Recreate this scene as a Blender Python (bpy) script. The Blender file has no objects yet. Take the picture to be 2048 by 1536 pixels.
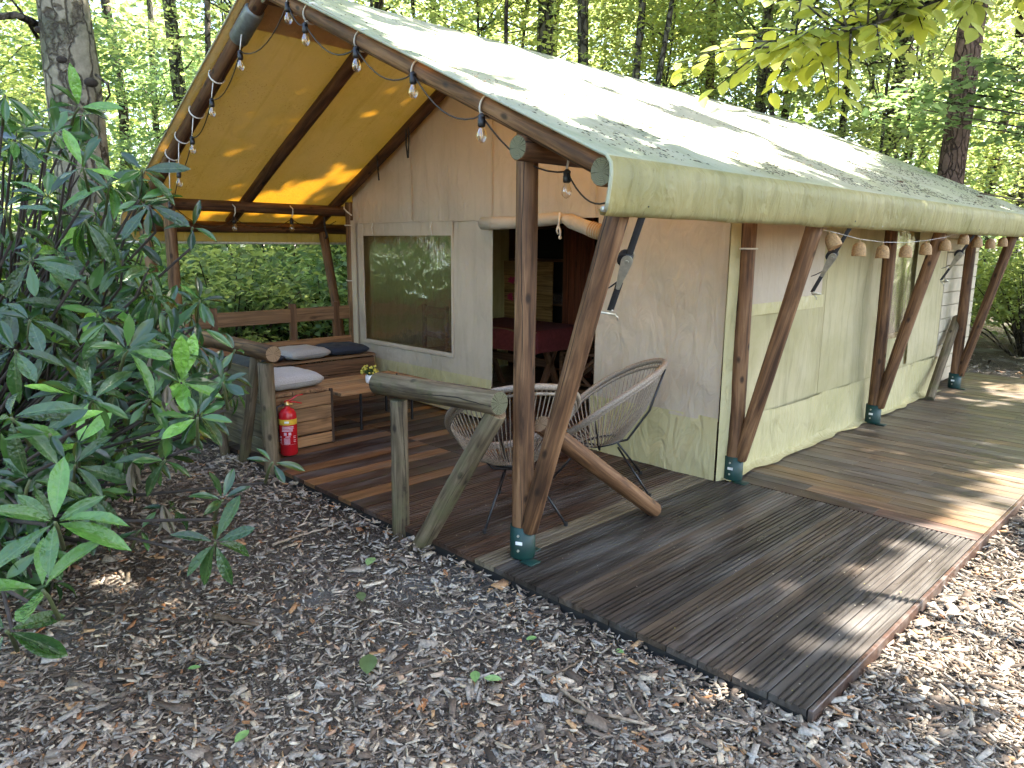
import bpy, math, random
import numpy as np
from mathutils import Vector, Matrix, noise

random.seed(7)
rng = np.random.default_rng(7)
scene = bpy.context.scene
col = scene.collection

# ------------------------------------------------------------------ camera
W_, H_ = 2048.0, 1536.0
F_ = 1471.96
CAM = Vector((2.5172, -2.5794, 1.6))
RIGHT = Vector((0.7023864, 0.7117487, 0.0081938))
DOWN = Vector((0.13895963, -0.12582365, -0.98227218))
FWD = Vector((-0.69809997, 0.69107322, -0.18728116))
cam_data = bpy.data.cameras.new('camera')
cam = bpy.data.objects.new('camera', cam_data)
col.objects.link(cam)
cam.matrix_world = Matrix(((RIGHT.x, -DOWN.x, -FWD.x, CAM.x), (RIGHT.y, -DOWN.y, -FWD.y, CAM.y),
                           (RIGHT.z, -DOWN.z, -FWD.z, CAM.z), (0, 0, 0, 1)))
cam_data.sensor_width = 36.0
cam_data.lens = F_ / W_ * 36.0
cam_data.clip_start = 0.05
cam_data.clip_end = 500.0
scene.camera = cam

# ------------------------------------------------------------------ world, sun, exposure
SUN = Vector((0.30, 0.42, 0.857)).normalized()      # direction towards the sun
world = bpy.data.worlds.new('World')
scene.world = world
world.use_nodes = True
wn = world.node_tree
wn.nodes.clear()
wo = wn.nodes.new('ShaderNodeOutputWorld')
wb = wn.nodes.new('ShaderNodeBackground')
wb.inputs['Strength'].default_value = 0.15
sky = wn.nodes.new('ShaderNodeTexSky')
sky.sky_type = 'NISHITA'
sky.sun_disc = False
sky.sun_elevation = math.asin(SUN.z)
sky.sun_rotation = math.atan2(SUN.x, SUN.y)
sky.air_density = 1.0
sky.dust_density = 2.5
sky.ozone_density = 1.0
wn.links.new(sky.outputs[0], wb.inputs['Color'])
wn.links.new(wb.outputs[0], wo.inputs['Surface'])
sl = bpy.data.lights.new('sun', 'SUN')
sl.energy = 5.0
sl.angle = math.radians(0.5)
sl.color = (1.0, 0.95, 0.86)
sun = bpy.data.objects.new('sun', sl)
col.objects.link(sun)
sun.rotation_euler = (-SUN).to_track_quat('-Z', 'Y').to_euler()
sun.location = (10, 14, 30)
vs = scene.view_settings
vs.view_transform = 'Standard'
vs.look = 'None'
vs.gamma = 1.0
vs.exposure = 2.95
vs.use_curve_mapping = False
cy = scene.cycles
cy.max_bounces = 5
cy.diffuse_bounces = 3
cy.glossy_bounces = 2
cy.transmission_bounces = 3
cy.use_adaptive_sampling = True
cy.adaptive_threshold = 0.025
cy.transparent_max_bounces = 8
cy.caustics_reflective = False
cy.caustics_refractive = False
cy.sample_clamp_indirect = 4.0
cy.use_denoising = True
scene.render.film_transparent = False

# ------------------------------------------------------------------ pixel -> world
def ray(px, py):
    return RIGHT * ((px - W_ / 2) / F_) + DOWN * ((py - H_ / 2) / F_) + FWD
def at(px, py, ax, v):                 # point on the plane axis = v
    d = ray(px, py)
    return CAM + d * ((v - CAM[ax]) / d[ax])
def dep(px, py, t):                    # point at depth t (metres along the view axis)
    return CAM + ray(px, py) * t
def pix(P):
    q = Vector(P) - CAM
    z = q.dot(FWD)
    return W_ / 2 + F_ * q.dot(RIGHT) / z, H_ / 2 + F_ * q.dot(DOWN) / z, z

# ------------------------------------------------------------------ object helpers
def tag(o, label=None, cat=None, group=None, kind=None):
    if label: o['label'] = label
    if cat: o['category'] = cat
    if group: o['group'] = group
    if kind: o['kind'] = kind
    return o
def adopt(o, parent):
    if parent is not None:
        o.parent = parent
        o.matrix_parent_inverse = parent.matrix_basis.inverted()
    return o
def empty(name, loc, label=None, cat=None, group=None, rotz=0.0):
    o = bpy.data.objects.new(name, None)
    o.empty_display_size = 0.1
    col.objects.link(o)
    o.matrix_basis = Matrix.Translation(Vector(loc)) @ Matrix.Rotation(rotz, 4, 'Z')
    return tag(o, label, cat, group)
def link(name, me, mats, parent=None, mw=None, smooth=False):
    o = bpy.data.objects.new(name, me)
    col.objects.link(o)
    if mats is not None and len(me.materials) == 0:
        for m in (mats if isinstance(mats, (list, tuple)) else [mats]):
            me.materials.append(m)
    if smooth:
        me.polygons.foreach_set('use_smooth', [True] * len(me.polygons))
    if mw is not None:
        o.matrix_basis = mw
    return adopt(o, parent)
def copy_tree(o, parent=None):
    c = o.copy()
    col.objects.link(c)
    if parent is not None:
        c.parent = parent
    for ch in [x for x in bpy.data.objects if x.parent == o and x != c]:
        copy_tree(ch, c)
    return c

class MB:
    """collects simple shapes into one mesh"""
    def __init__(s):
        s.v = []; s.f = []; s.m = []
    def add(s, vs_, fs, mi=0):
        b = len(s.v)
        s.v.extend([tuple(x) for x in vs_])
        for f in fs:
            s.f.append(tuple(i + b for i in f)); s.m.append(mi)
        return s
    def box(s, c, d, M=None, mi=0, bev=0.0):
        hx, hy, hz = d[0] / 2, d[1] / 2, d[2] / 2
        b = min(bev, hx * .9, hy * .9, hz * .9)
        c = Vector(c)
        if b <= 0:
            vs_ = [Vector((sx * hx, sy * hy, sz * hz)) for sz in (-1, 1) for sx, sy in ((-1, -1), (1, -1), (1, 1), (-1, 1))]
            fs = [(3, 2, 1, 0), (4, 5, 6, 7), (0, 1, 5, 4), (1, 2, 6, 5), (2, 3, 7, 6), (3, 0, 4, 7)]
        else:
            vs_ = []; fs = []
            rings = [(-hz, b), (-hz + b, 0), (hz - b, 0), (hz, b)]
            for z, ins in rings:
                x, y = hx - ins, hy - ins
                k = b if ins == 0 else b * .4
                vs_ += [Vector(p) for p in ((-x + k, -y, z), (x - k, -y, z), (x, -y + k, z), (x, y - k, z), (x - k, y, z), (-x + k, y, z), (-x, y - k, z), (-x, -y + k, z))]
            for r in range(3):
                for i in range(8):
                    j = (i + 1) % 8
                    fs.append((r * 8 + i, r * 8 + j, r * 8 + 8 + j, r * 8 + 8 + i))
            fs.append(tuple(range(7, -1, -1))); fs.append(tuple(range(24, 32)))
        if M is not None:
            vs_ = [M @ v for v in vs_]
        return s.add([v + c for v in vs_], fs, mi)
    def tube(s, pts, r, n=8, mi=0, cap=True, closed=False, flat=1.0):
        pts = [Vector(p) for p in pts]
        k = len(pts)
        rs = r if isinstance(r, (list, tuple)) else [r] * k
        vs_ = []; fs = []
        prev = None
        for i, p in enumerate(pts):
            if closed:
                t = pts[(i + 1) % k] - pts[i - 1]
            else:
                t = pts[min(i + 1, k - 1)] - pts[max(i - 1, 0)]
            if t.length < 1e-9: t = Vector((0, 0, 1))
            t.normalize()
            if prev is None:
                a = Vector((0, 0, 1)) if abs(t.z) < .9 else Vector((1, 0, 0))
                u = t.cross(a).normalized()
            else:
                u = (prev - t * prev.dot(t))
                u = u.normalized() if u.length > 1e-6 else t.orthogonal().normalized()
            prev = u
            w = t.cross(u)
            for j in range(n):
                an = 2 * math.pi * j / n
                vs_.append(p + (u * math.cos(an) + w * (math.sin(an) * flat)) * rs[i])
        m = k if closed else k - 1
        for i in range(m):
            i2 = (i + 1) % k
            for j in range(n):
                j2 = (j + 1) % n
                fs.append((i * n + j, i * n + j2, i2 * n + j2, i2 * n + j))
        if cap and not closed:
            fs.append(tuple(range(n - 1, -1, -1))); fs.append(tuple((k - 1) * n + j for j in range(n)))
        return s.add(vs_, fs, mi)
    def lathe(s, prof, c=(0, 0, 0), n=14, mi=0, M=None):
        vs_ = []; fs = []
        for r, z in prof:
            for j in range(n):
                a = 2 * math.pi * j / n
                vs_.append(Vector((r * math.cos(a), r * math.sin(a), z)))
        for i in range(len(prof) - 1):
            for j in range(n):
                j2 = (j + 1) % n
                fs.append((i * n + j, i * n + j2, i * n + n + j2, i * n + n + j))
        fs.append(tuple(range(n - 1, -1, -1))); fs.append(tuple((len(prof) - 1) * n + j for j in range(n)))
        if M is not None:
            vs_ = [M @ v for v in vs_]
        return s.add([v + Vector(c) for v in vs_], fs, mi)
    def mesh(s, name):
        me = bpy.data.meshes.new(name)
        me.from_pydata(s.v, [], s.f)
        if any(s.m): me.polygons.foreach_set('material_index', s.m)
        me.update()
        return me
    def build(s, name, mats, parent=None, smooth=False, mw=None):
        return link(name, s.mesh(name), mats, parent, mw, smooth)

def aim(p0, p1):                        # matrix with local Z from p0 to p1
    p0, p1 = Vector(p0), Vector(p1)
    return Matrix.Translation(p0) @ (p1 - p0).to_track_quat('Z', 'Y').to_matrix().to_4x4()
def mesh_np(name, verts, quads):
    me = bpy.data.meshes.new(name)
    v = np.ascontiguousarray(verts, dtype=np.float32).reshape(-1, 3)
    q = np.ascontiguousarray(quads, dtype=np.int32)
    nf, k = q.shape
    me.vertices.add(len(v)); me.vertices.foreach_set('co', v.ravel())
    me.loops.add(nf * k); me.loops.foreach_set('vertex_index', q.ravel())
    me.polygons.add(nf)
    me.polygons.foreach_set('loop_start', np.arange(nf, dtype=np.int32) * k)
    me.polygons.foreach_set('loop_total', np.full(nf, k, dtype=np.int32))
    me.update(calc_edges=True)
    return me

# ------------------------------------------------------------------ material helpers
class NT:
    def __init__(s, name):
        s.mat = bpy.data.materials.new(name)
        s.mat.use_nodes = True
        s.t = s.mat.node_tree
        s.t.nodes.clear()
        s.out = s.t.nodes.new('ShaderNodeOutputMaterial')
    def n(s, typ, ins=None, **at_):
        nd = s.t.nodes.new('ShaderNode' + typ)
        for k, v in at_.items(): setattr(nd, k, v)
        for k, v in (ins or {}).items():
            s.set(nd.inputs[k], v)
        return nd
    def set(s, sock, v):
        if isinstance(v, bpy.types.NodeSocket): s.t.links.new(v, sock)
        elif isinstance(v, bpy.types.Node): s.t.links.new(v.outputs[0], sock)
        else: sock.default_value = v
    def math(s, op, a, b=0.0, clamp=False):
        return s.n('Math', {0: a, 1: b}, operation=op, use_clamp=clamp).outputs[0]
    def ramp(s, fac, stops, interp='LINEAR'):
        r = s.n('ValToRGB', {0: fac})
        e = r.color_ramp.elements
        r.color_ramp.interpolation = interp
        while len(e) < len(stops): e.new(0.5)
        for el, (p, c) in zip(e, stops):
            el.position = p
            el.color = (c[0], c[1], c[2], 1) if isinstance(c, (tuple, list)) else (c, c, c, 1)
        return r.outputs[0]
    def mix(s, fac, a, b, blend='MIX'):
        m = s.n('Mix', data_type='RGBA', blend_type=blend)
        s.set(m.inputs[0], fac)
        for k, v in ((6, a), (7, b)):
            s.set(m.inputs[k], (v[0], v[1], v[2], 1) if isinstance(v, (tuple, list)) else v)
        return m.outputs[2]
    def coords(s, scale=(1, 1, 1), rnd=True, which='Object'):
        tc = s.n('TexCoord').outputs[which]
        if rnd:
            r = s.n('ObjectInfo').outputs['Random']
            o = s.n('CombineXYZ', {0: s.math('MULTIPLY', r, 37.0), 1: s.math('MULTIPLY', r, 11.3), 2: s.math('MULTIPLY', r, 53.1)})
            tc = s.n('VectorMath', {0: tc, 1: o.outputs[0]}, operation='ADD').outputs[0]
        return s.n('Mapping', {0: tc, 3: scale}).outputs[0]
    def noise(s, vec, scale=1.0, detail=4.0, rough=0.55, dist=0.0):
        return s.n('TexNoise', {'Vector': vec, 'Scale': scale, 'Detail': detail, 'Roughness': rough, 'Distortion': dist}).outputs['Fac']
    def bump(s, h, strength=0.3, dist=0.01, normal=None):
        ins = {'Height': h, 'Strength': strength, 'Distance': dist}
        if normal is not None: ins['Normal'] = normal
        return s.n('Bump', ins).outputs[0]
    def pbr(s, colour, rough=0.6, normal=None, metal=0.0, spec=0.5, **kw):
        b = s.n('BsdfPrincipled')
        s.set(b.inputs['Base Color'], (colour[0], colour[1], colour[2], 1) if isinstance(colour, (tuple, list)) else colour)
        s.set(b.inputs['Roughness'], rough)
        s.set(b.inputs['Metallic'], metal)
        s.set(b.inputs['Specular IOR Level'], spec)
        if normal is not None: s.set(b.inputs['Normal'], normal)
        for k, v in kw.items(): s.set(b.inputs[k.replace('_', ' ')], v)
        return b.outputs[0]
    def done(s, shader):
        s.t.links.new(shader, s.out.inputs['Surface'])
        return s.mat

def simple(name, c, rough=0.5, metal=0.0, nscale=30.0, var=0.25, bumpd=0.0, spec=0.5):
    t = NT(name)
    v = t.coords((1, 1, 1))
    nz = t.noise(v, nscale, 5)
    c2 = tuple(x * (1 - var) for x in c); c3 = tuple(min(1, x * (1 + var)) for x in c)
    k = t.ramp(nz, [(0.3, c2), (0.7, c3)])
    nm = t.bump(nz, 0.4, bumpd) if bumpd > 0 else None
    return t.done(t.pbr(k, rough, nm, metal, spec))

def wood_log(name, dark, mid, light, rough=0.65, moss=None):
    t = NT(name)
    v = t.coords((1, 1, 1))
    g = t.noise(t.n('Mapping', {0: v, 3: (26, 26, 1.7)}).outputs[0], 1.0, 6, 0.6, 1.2)
    big = t.noise(t.n('Mapping', {0: v, 3: (7, 7, 2.2)}).outputs[0], 1.0, 4)
    f = t.math('ADD', t.math('MULTIPLY', g, 0.65), t.math('MULTIPLY', big, 0.4))
    c = t.ramp(f, [(0.40, dark), (0.52, mid), (0.66, light)])
    vo = t.n('TexVoronoi', {'Vector': t.n('Mapping', {0: v, 3: (11, 11, 6.0)}).outputs[0], 'Scale': 1.0, 'Randomness': 1.0}, feature='F1').outputs['Distance']
    kn = t.ramp(vo, [(0.09, 1.0), (0.20, 0.0)])
    c = t.mix(t.math('MULTIPLY', kn, 0.8), c, tuple(x * .25 for x in dark))
    # drying crack along the length
    oc = t.n('TexCoord').outputs['Object']
    sp = t.n('SeparateXYZ', {0: oc})
    rnd = t.n('ObjectInfo').outputs['Random']
    an = t.math('DIVIDE', t.math('ARCTAN2', sp.outputs[1], sp.outputs[0]), math.pi)
    zn = t.n('TexNoise', {'W': t.math('ADD', t.math('MULTIPLY', sp.outputs[2], 1.3), t.math('MULTIPLY', rnd, 90.0)), 'Scale': 1.0, 'Detail': 5.0}, noise_dimensions='1D').outputs['Fac']
    off = t.math('ADD', t.math('MULTIPLY', zn, 0.35), t.math('MULTIPLY', rnd, 1.2))
    d = t.math('ABSOLUTE', t.math('SUBTRACT', t.math('FRACT', t.math('ADD', t.math('ADD', an, off), 3.0)), 0.5))
    zm = t.n('TexNoise', {'W': t.math('ADD', t.math('MULTIPLY', sp.outputs[2], 0.8), t.math('MULTIPLY', rnd, 40.0)), 'Scale': 1.0, 'Detail': 1.0}, noise_dimensions='1D').outputs['Fac']
    wdt = t.math('MULTIPLY', t.math('SUBTRACT', zm, 0.28, True), 0.055)
    cr = t.math('LESS_THAN', d, wdt)
    c = t.mix(t.math('MULTIPLY', cr, 0.85), c, tuple(x * .12 for x in dark))
    if moss:
        mz = t.noise(v, 5.0, 6, 0.7)
        c = t.mix(t.ramp(mz, [(0.48, 0.0), (0.64, 0.75)]), c, moss)
    h = t.math('SUBTRACT', t.math('SUBTRACT', g, t.math('MULTIPLY', cr, 1.2)), t.math('MULTIPLY', kn, 0.3))
    return t.done(t.pbr(c, rough, t.bump(h, 0.55, 0.006), 0.0, 0.35))

def end_grain(name, a, b):
    t = NT(name)
    v = t.coords((1, 1, 0.0), rnd=False)
    nz = t.noise(v, 30.0, 4)
    ln = t.n('VectorMath', {0: v}, operation='LENGTH').outputs['Value']
    w = t.math('SINE', t.math('ADD', t.math('MULTIPLY', ln, 900.0), t.math('MULTIPLY', nz, 9.0)))
    sp = t.n('SeparateXYZ', {0: v})
    an = t.math('MULTIPLY', t.math('ARCTAN2', sp.outputs[1], sp.outputs[0]), 2.2)
    rz = t.n('TexNoise', {'W': an, 'Scale': 2.6, 'Detail': 3.0}, noise_dimensions='1D').outputs['Fac']
    crk = t.ramp(rz, [(0.36, 1.0), (0.42, 0.0)])
    c = t.mix(t.math('MULTIPLY', t.math('ADD', w, 1.0), 0.4), a, b)
    c = t.mix(t.math('MULTIPLY', crk, 0.75), c, tuple(x * .2 for x in a))
    return t.done(t.pbr(c, 0.85, t.bump(t.math('SUBTRACT', w, crk), 0.3, 0.003), 0, 0.05))

def plank_mat(name, rough=0.55, axis=0, weather=(0.30, 0.29, 0.27), wamt=0.35, wet=0.0):
    """grain along one local axis; base colour from the object's own colour"""
    t = NT(name)
    v = t.coords((1, 1, 1))
    sc = [34.0] * 3; sc[axis] = 1.6
    sc2 = [9.0] * 3; sc2[axis] = 1.3
    g = t.noise(t.n('Mapping', {0: v, 3: sc}).outputs[0], 1.0, 6, 0.62, 1.0)
    b = t.noise(t.n('Mapping', {0: v, 3: sc2}).outputs[0], 1.0, 4)
    oc = t.n('ObjectInfo').outputs['Color']
    c = t.mix(t.ramp(g, [(0.34, 0.0), (0.66, 1.0)]), t.mix(1.0, oc, (0.45, 0.42, 0.40), 'MULTIPLY'), t.mix(1.0, oc, (1.45, 1.42, 1.38), 'MULTIPLY'))
    c = t.mix(t.math('MULTIPLY', t.ramp(b, [(0.5, 0.0), (0.72, 1.0)]), wamt), c, weather)
    vo = t.n('TexVoronoi', {'Vector': t.n('Mapping', {0: v, 3: [5.5 if i != axis else 2.2 for i in range(3)]}).outputs[0], 'Scale': 1.0}).outputs['Distance']
    kn = t.ramp(vo, [(0.06, 1.0), (0.13, 0.0)])
    c = t.mix(t.math('MULTIPLY', kn, 0.6), c, t.mix(1.0, oc, (0.2, 0.17, 0.15), 'MULTIPLY'))
    r = t.math('ADD', t.math('MULTIPLY', b, 0.35), rough - 0.17)
    if wet > 0:
        wz = t.noise(t.n('TexCoord').outputs['Object'], 1.1, 3)
        r = t.math('SUBTRACT', r, t.math('MULTIPLY', t.ramp(wz, [(0.42, 0.0), (0.62, 1.0)]), wet), True)
    return t.done(t.pbr(c, r, t.bump(g, 0.4, 0.003), 0, 0.3))

def canvas_mat(name, c, stain, trans, tamt=0.2, rough=0.75, weave=900.0, wr=0.5, streak=0.4, gloss=0.3, speck=0.0, crs=1.5, smap=(14, 14, 1.1), crw=0.06):
    t = NT(name)
    v = t.coords((1, 1, 1), rnd=False)
    n1 = t.noise(v, 1.3, 6, 0.62, 0.4)
    k = t.mix(t.ramp(n1, [(0.38, 0.0), (0.68, 1.0)]), c, stain)
    st = t.noise(t.n('Mapping', {0: v, 3: smap}).outputs[0], 1.0, 5, 0.6, 0.5)
    k = t.mix(t.math('MULTIPLY', t.ramp(st, [(0.5, 0.0), (0.72, 1.0)]), streak), k, tuple(x * .62 for x in stain))
    if speck > 0:
        sz = t.noise(v, 55.0, 3, 0.75)
        zone = t.noise(v, 2.2, 4, 0.6)
        m = t.math('MULTIPLY', t.ramp(sz, [(0.60, 0.0), (0.66, 1.0)]), t.ramp(zone, [(0.42, 0.0), (0.62, 1.0)]))
        k = t.mix(t.math('MULTIPLY', m, speck), k, (0.05, 0.045, 0.03))
    w1 = t.noise(t.n('Mapping', {0: v, 2: (0.3, 0.5, 0.2), 3: (7, 7, 3)}).outputs[0], 1.0, 3, 0.5, 1.6)
    w2 = t.n('TexVoronoi', {'Vector': t.n('VectorMath', {0: t.n('Mapping', {0: v, 2: (0.5, 0.4, 0.7), 3: (4.5, 4.5, 1.9)}).outputs[0], 1: t.n('TexNoise', {'Vector': v, 'Scale': 2.2, 'Detail': 3.0}).outputs['Color']}, operation='ADD').outputs[0], 'Scale': crs}, feature='DISTANCE_TO_EDGE').outputs['Distance']
    cre = t.ramp(w2, [(0.0, 0.0), (0.09, 1.0)])
    fine = t.noise(v, weave, 1)
    h = t.math('ADD', t.math('ADD', t.math('MULTIPLY', w1, 1.0), t.math('MULTIPLY', cre, crw)), t.math('MULTIPLY', fine, 0.02))
    nm = t.bump(h, wr, 0.03)
    d = t.pbr(k, rough, nm, 0, gloss)
    tr = t.n('BsdfTranslucent', {'Color': (*trans, 1), 'Normal': nm}).outputs[0]
    return t.done(t.n('MixShader', {0: tamt, 1: d, 2: tr}).outputs[0])

def leaf_mat(name, cols, trans=(0.22, 0.32, 0.03), tamt=0.35, rough=0.45, spec=0.5, use_obj=False, bumpy=0.0):
    t = NT(name)
    g = t.n('NewGeometry').outputs['Random Per Island']
    if use_obj:
        g = t.n('ObjectInfo').outputs['Random']
    k = t.ramp(g, [(i / max(1, len(cols) - 1), c) for i, c in enumerate(cols)])
    tc = t.n('TexCoord').outputs['Object']
    nz = t.noise(tc, 0.9 if not use_obj else 4.0, 3)
    k = t.mix(1.0, k, t.ramp(nz, [(0.3, (0.8, 0.82, 0.8)), (0.7, (1.18, 1.15, 1.1))]), 'MULTIPLY')
    if use_obj:
        k = t.mix(1.0, k, t.n('ObjectInfo').outputs['Color'], 'MULTIPLY')
        sp = t.n('SeparateXYZ', {0: tc})
        rib = t.ramp(t.math('ABSOLUTE', sp.outputs[1]), [(0.004, 1.0), (0.016, 0.0)])
        k = t.mix(t.math('MULTIPLY', rib, 0.35), k, (0.14, 0.20, 0.07))
    nm = t.bump(t.noise(tc, 60.0 if not use_obj else 9.0, 3), 0.35, bumpy) if bumpy else None
    d = t.pbr(k, rough, nm, 0, spec)
    tr = t.n('BsdfTranslucent', {'Color': (*trans, 1)}).outputs[0]
    return t.done(t.n('MixShader', {0: tamt, 1: d, 2: tr}).outputs[0])

def bark_mat(name, a, b, crack, sc=(9, 9, 2.2), patch=None, depth=0.03, crk=(0.02, 0.16)):
    t = NT(name)
    v = t.coords((1, 1, 1))
    w = t.n('TexVoronoi', {'Vector': t.n('VectorMath', {0: t.n('Mapping', {0: v, 3: sc}).outputs[0], 1: t.n('TexNoise', {'Vector': v, 'Scale': 9.0, 'Detail': 4.0}).outputs['Color']}, operation='ADD').outputs[0], 'Scale': 1.0}, feature='DISTANCE_TO_EDGE').outputs['Distance']
    pl = t.ramp(w, [(crk[0], 0.0), (crk[1], 1.0)])
    n1 = t.noise(v, 14.0, 6, 0.65)
    k = t.ramp(n1, [(0.32, a), (0.68, b)])
    if patch:
        k = t.mix(t.ramp(t.noise(v, 2.0, 5, 0.65), [(0.5, 0.0), (0.6, 0.8)]), k, patch)
    k = t.mix(t.math('SUBTRACT', 1.0, pl), k, crack)
    h = t.math('ADD', pl, t.math('MULTIPLY', n1, 0.5))
    return t.done(t.pbr(k, 0.9, t.bump(h, 0.9, depth), 0, 0.15))

M = {}
M['log'] = wood_log('log_brown', (0.040, 0.017, 0.007), (0.120, 0.056, 0.024), (0.25, 0.132, 0.062))
M['log_dark'] = wood_log('log_umber', (0.032, 0.014, 0.006), (0.080, 0.036, 0.016), (0.15, 0.075, 0.035))
M['log_grey'] = wood_log('log_weathered', (0.040, 0.027, 0.015), (0.110, 0.080, 0.046), (0.215, 0.168, 0.105), 0.8, moss=(0.115, 0.108, 0.050))
M['log_tan'] = wood_log('log_tan', (0.048, 0.024, 0.010), (0.125, 0.067, 0.030), (0.235, 0.135, 0.064))
M['end'] = end_grain('end_grain_green_grey', (0.11, 0.105, 0.062), (0.20, 0.185, 0.115))
M['end_tan'] = end_grain('end_grain_tan', (0.22, 0.15, 0.09), (0.33, 0.23, 0.14))
M['deck'] = plank_mat('deck_timber', 0.52, 0, (0.19, 0.18, 0.165), 0.4, wet=0.22)
M['plank'] = plank_mat('bench_timber', 0.65, 0, (0.22, 0.20, 0.15), 0.2)
M['roof'] = canvas_mat('roof_canvas', (0.50, 0.51, 0.40), (0.36, 0.40, 0.25), (0.62, 0.27, 0.013), 0.25, 0.5, 700, 0.30, 0.55, 0.4, 0.85, smap=(1.2, 9, 1.2))
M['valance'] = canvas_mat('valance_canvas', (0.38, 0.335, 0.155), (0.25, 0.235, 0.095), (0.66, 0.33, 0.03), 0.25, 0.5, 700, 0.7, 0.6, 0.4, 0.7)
M['wall'] = canvas_mat('wall_canvas', (0.56, 0.475, 0.37), (0.47, 0.40, 0.31), (0.55, 0.42, 0.22), 0.12, 0.8, 900, 0.62, 0.25)
M['side'] = canvas_mat('side_canvas', (0.52, 0.45, 0.27), (0.39, 0.34, 0.175), (0.5, 0.42, 0.2), 0.12, 0.7, 900, 0.5, 0.55)
M['skirt'] = canvas_mat('skirt_vinyl', (0.58, 0.51, 0.29), (0.48, 0.425, 0.215), (0.5, 0.45, 0.2), 0.1, 0.38, 900, 0.85, 0.35, 0.5, crs=1.2)
M['band'] = canvas_mat('ridge_band', (0.50, 0.33, 0.18), (0.45, 0.28, 0.14), (0.3, 0.2, 0.1), 0.15, 0.8)
M['rope'] = simple('rope_white', (0.62, 0.60, 0.55), 0.8)
M['black'] = simple('black_rubber', (0.012, 0.012, 0.013), 0.45)
M['strap'] = simple('strap_black', (0.018, 0.018, 0.02), 0.8, bumpd=0.001)
M['steel'] = simple('galvanised_steel', (0.50, 0.47, 0.38), 0.35, 0.5)
M['green'] = simple('green_paint', (0.002, 0.030, 0.024), 0.5, 0, 12, 0.3)
M['white'] = simple('white_ceramic', (0.72, 0.72, 0.70), 0.25)
M['red'] = simple('red_paint', (0.50, 0.012, 0.018), 0.25, 0, 10, 0.08)
M['label_y'] = simple('yellow_label', (0.62, 0.40, 0.03), 0.5)
M['label_w'] = simple('pink_print', (0.62, 0.42, 0.48), 0.6)
M['brass'] = simple('brass', (0.62, 0.48, 0.22), 0.3, 0.9)
M['rod'] = simple('black_metal', (0.015, 0.015, 0.017), 0.3, 0.2)
M['wicker'] = simple('grey_wicker', (0.26, 0.21, 0.16), 0.6, 0, 120, 0.45, 0.002)
M['rattan'] = simple('rattan', (0.34, 0.20, 0.085), 0.7, 0, 90, 0.4, 0.002)
M['cush_l'] = simple('cushion_linen', (0.36, 0.35, 0.33), 0.9, 0, 160, 0.2, 0.002)
M['cush_d'] = simple('cushion_navy', (0.022, 0.028, 0.042), 0.9, 0, 160, 0.25, 0.002)
M['cush_g'] = simple('cushion_green', (0.035, 0.05, 0.05), 0.9, 0, 160, 0.25, 0.002)
M['flower'] = simple('yellow_petals', (0.50, 0.44, 0.07), 0.7)
M['stem'] = simple('green_stem', (0.05, 0.11, 0.03), 0.6)
M['cloth'] = simple('red_cloth', (0.13, 0.020, 0.025), 0.85)
M['dark'] = simple('dark_panel', (0.012, 0.011, 0.010), 0.8)
M['redwood'] = plank_mat('redwood', 0.5, 2, (0.1, 0.05, 0.03), 0.1)
t = NT('clear_glass')
fr = t.n('LayerWeight', {'Blend': 0.35}).outputs['Facing']
gl = t.n('BsdfGlossy', {'Color': (1, 1, 1, 1), 'Roughness': 0.03}).outputs[0]
tp = t.n('BsdfTransparent', {'Color': (0.96, 0.95, 0.92, 1)}).outputs[0]
M['glass'] = t.done(t.n('MixShader', {0: t.math('ADD', t.math('MULTIPLY', fr, 0.55), 0.07), 1: tp, 2: gl}).outputs[0])
M['pale_board'] = simple('pale_board', (0.50, 0.43, 0.31), .7, 0, 9, .12)
M['filament'] = simple('filament_gold', (0.6, 0.35, 0.08), 0.3, 0.6)
t = NT('window_film')
v = t.coords((1, 1, 1), rnd=False)
s1 = t.noise(t.n('Mapping', {0: v, 2: (0, 0.55, 0), 3: (26, 26, 3.0)}).outputs[0], 1.0, 4, 0.55, 1.2)
s2 = t.noise(v, 5.0, 4, 0.5, 0.8)
nm = t.bump(t.math('ADD', t.math('MULTIPLY', s1, 0.6), s2), 0.5, 0.02)
gl = t.n('BsdfGlossy', {'Color': (1, 1, 1, 1), 'Roughness': 0.06, 'Normal': nm}).outputs[0]
tp = t.n('BsdfTransparent', {'Color': (0.66, 0.57, 0.42, 1)}).outputs[0]
df = t.n('BsdfDiffuse', {'Color': (0.42, 0.34, 0.20, 1)}).outputs[0]
base = t.n('MixShader', {0: 0.06, 1: tp, 2: df}).outputs[0]
M['film'] = t.done(t.n('MixShader', {0: t.math('ADD', t.math('MULTIPLY', t.n('LayerWeight', {'Blend': 0.3, 'Normal': nm}).outputs['Facing'], 0.35), 0.22), 1: base, 2: gl}).outputs[0])

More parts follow.
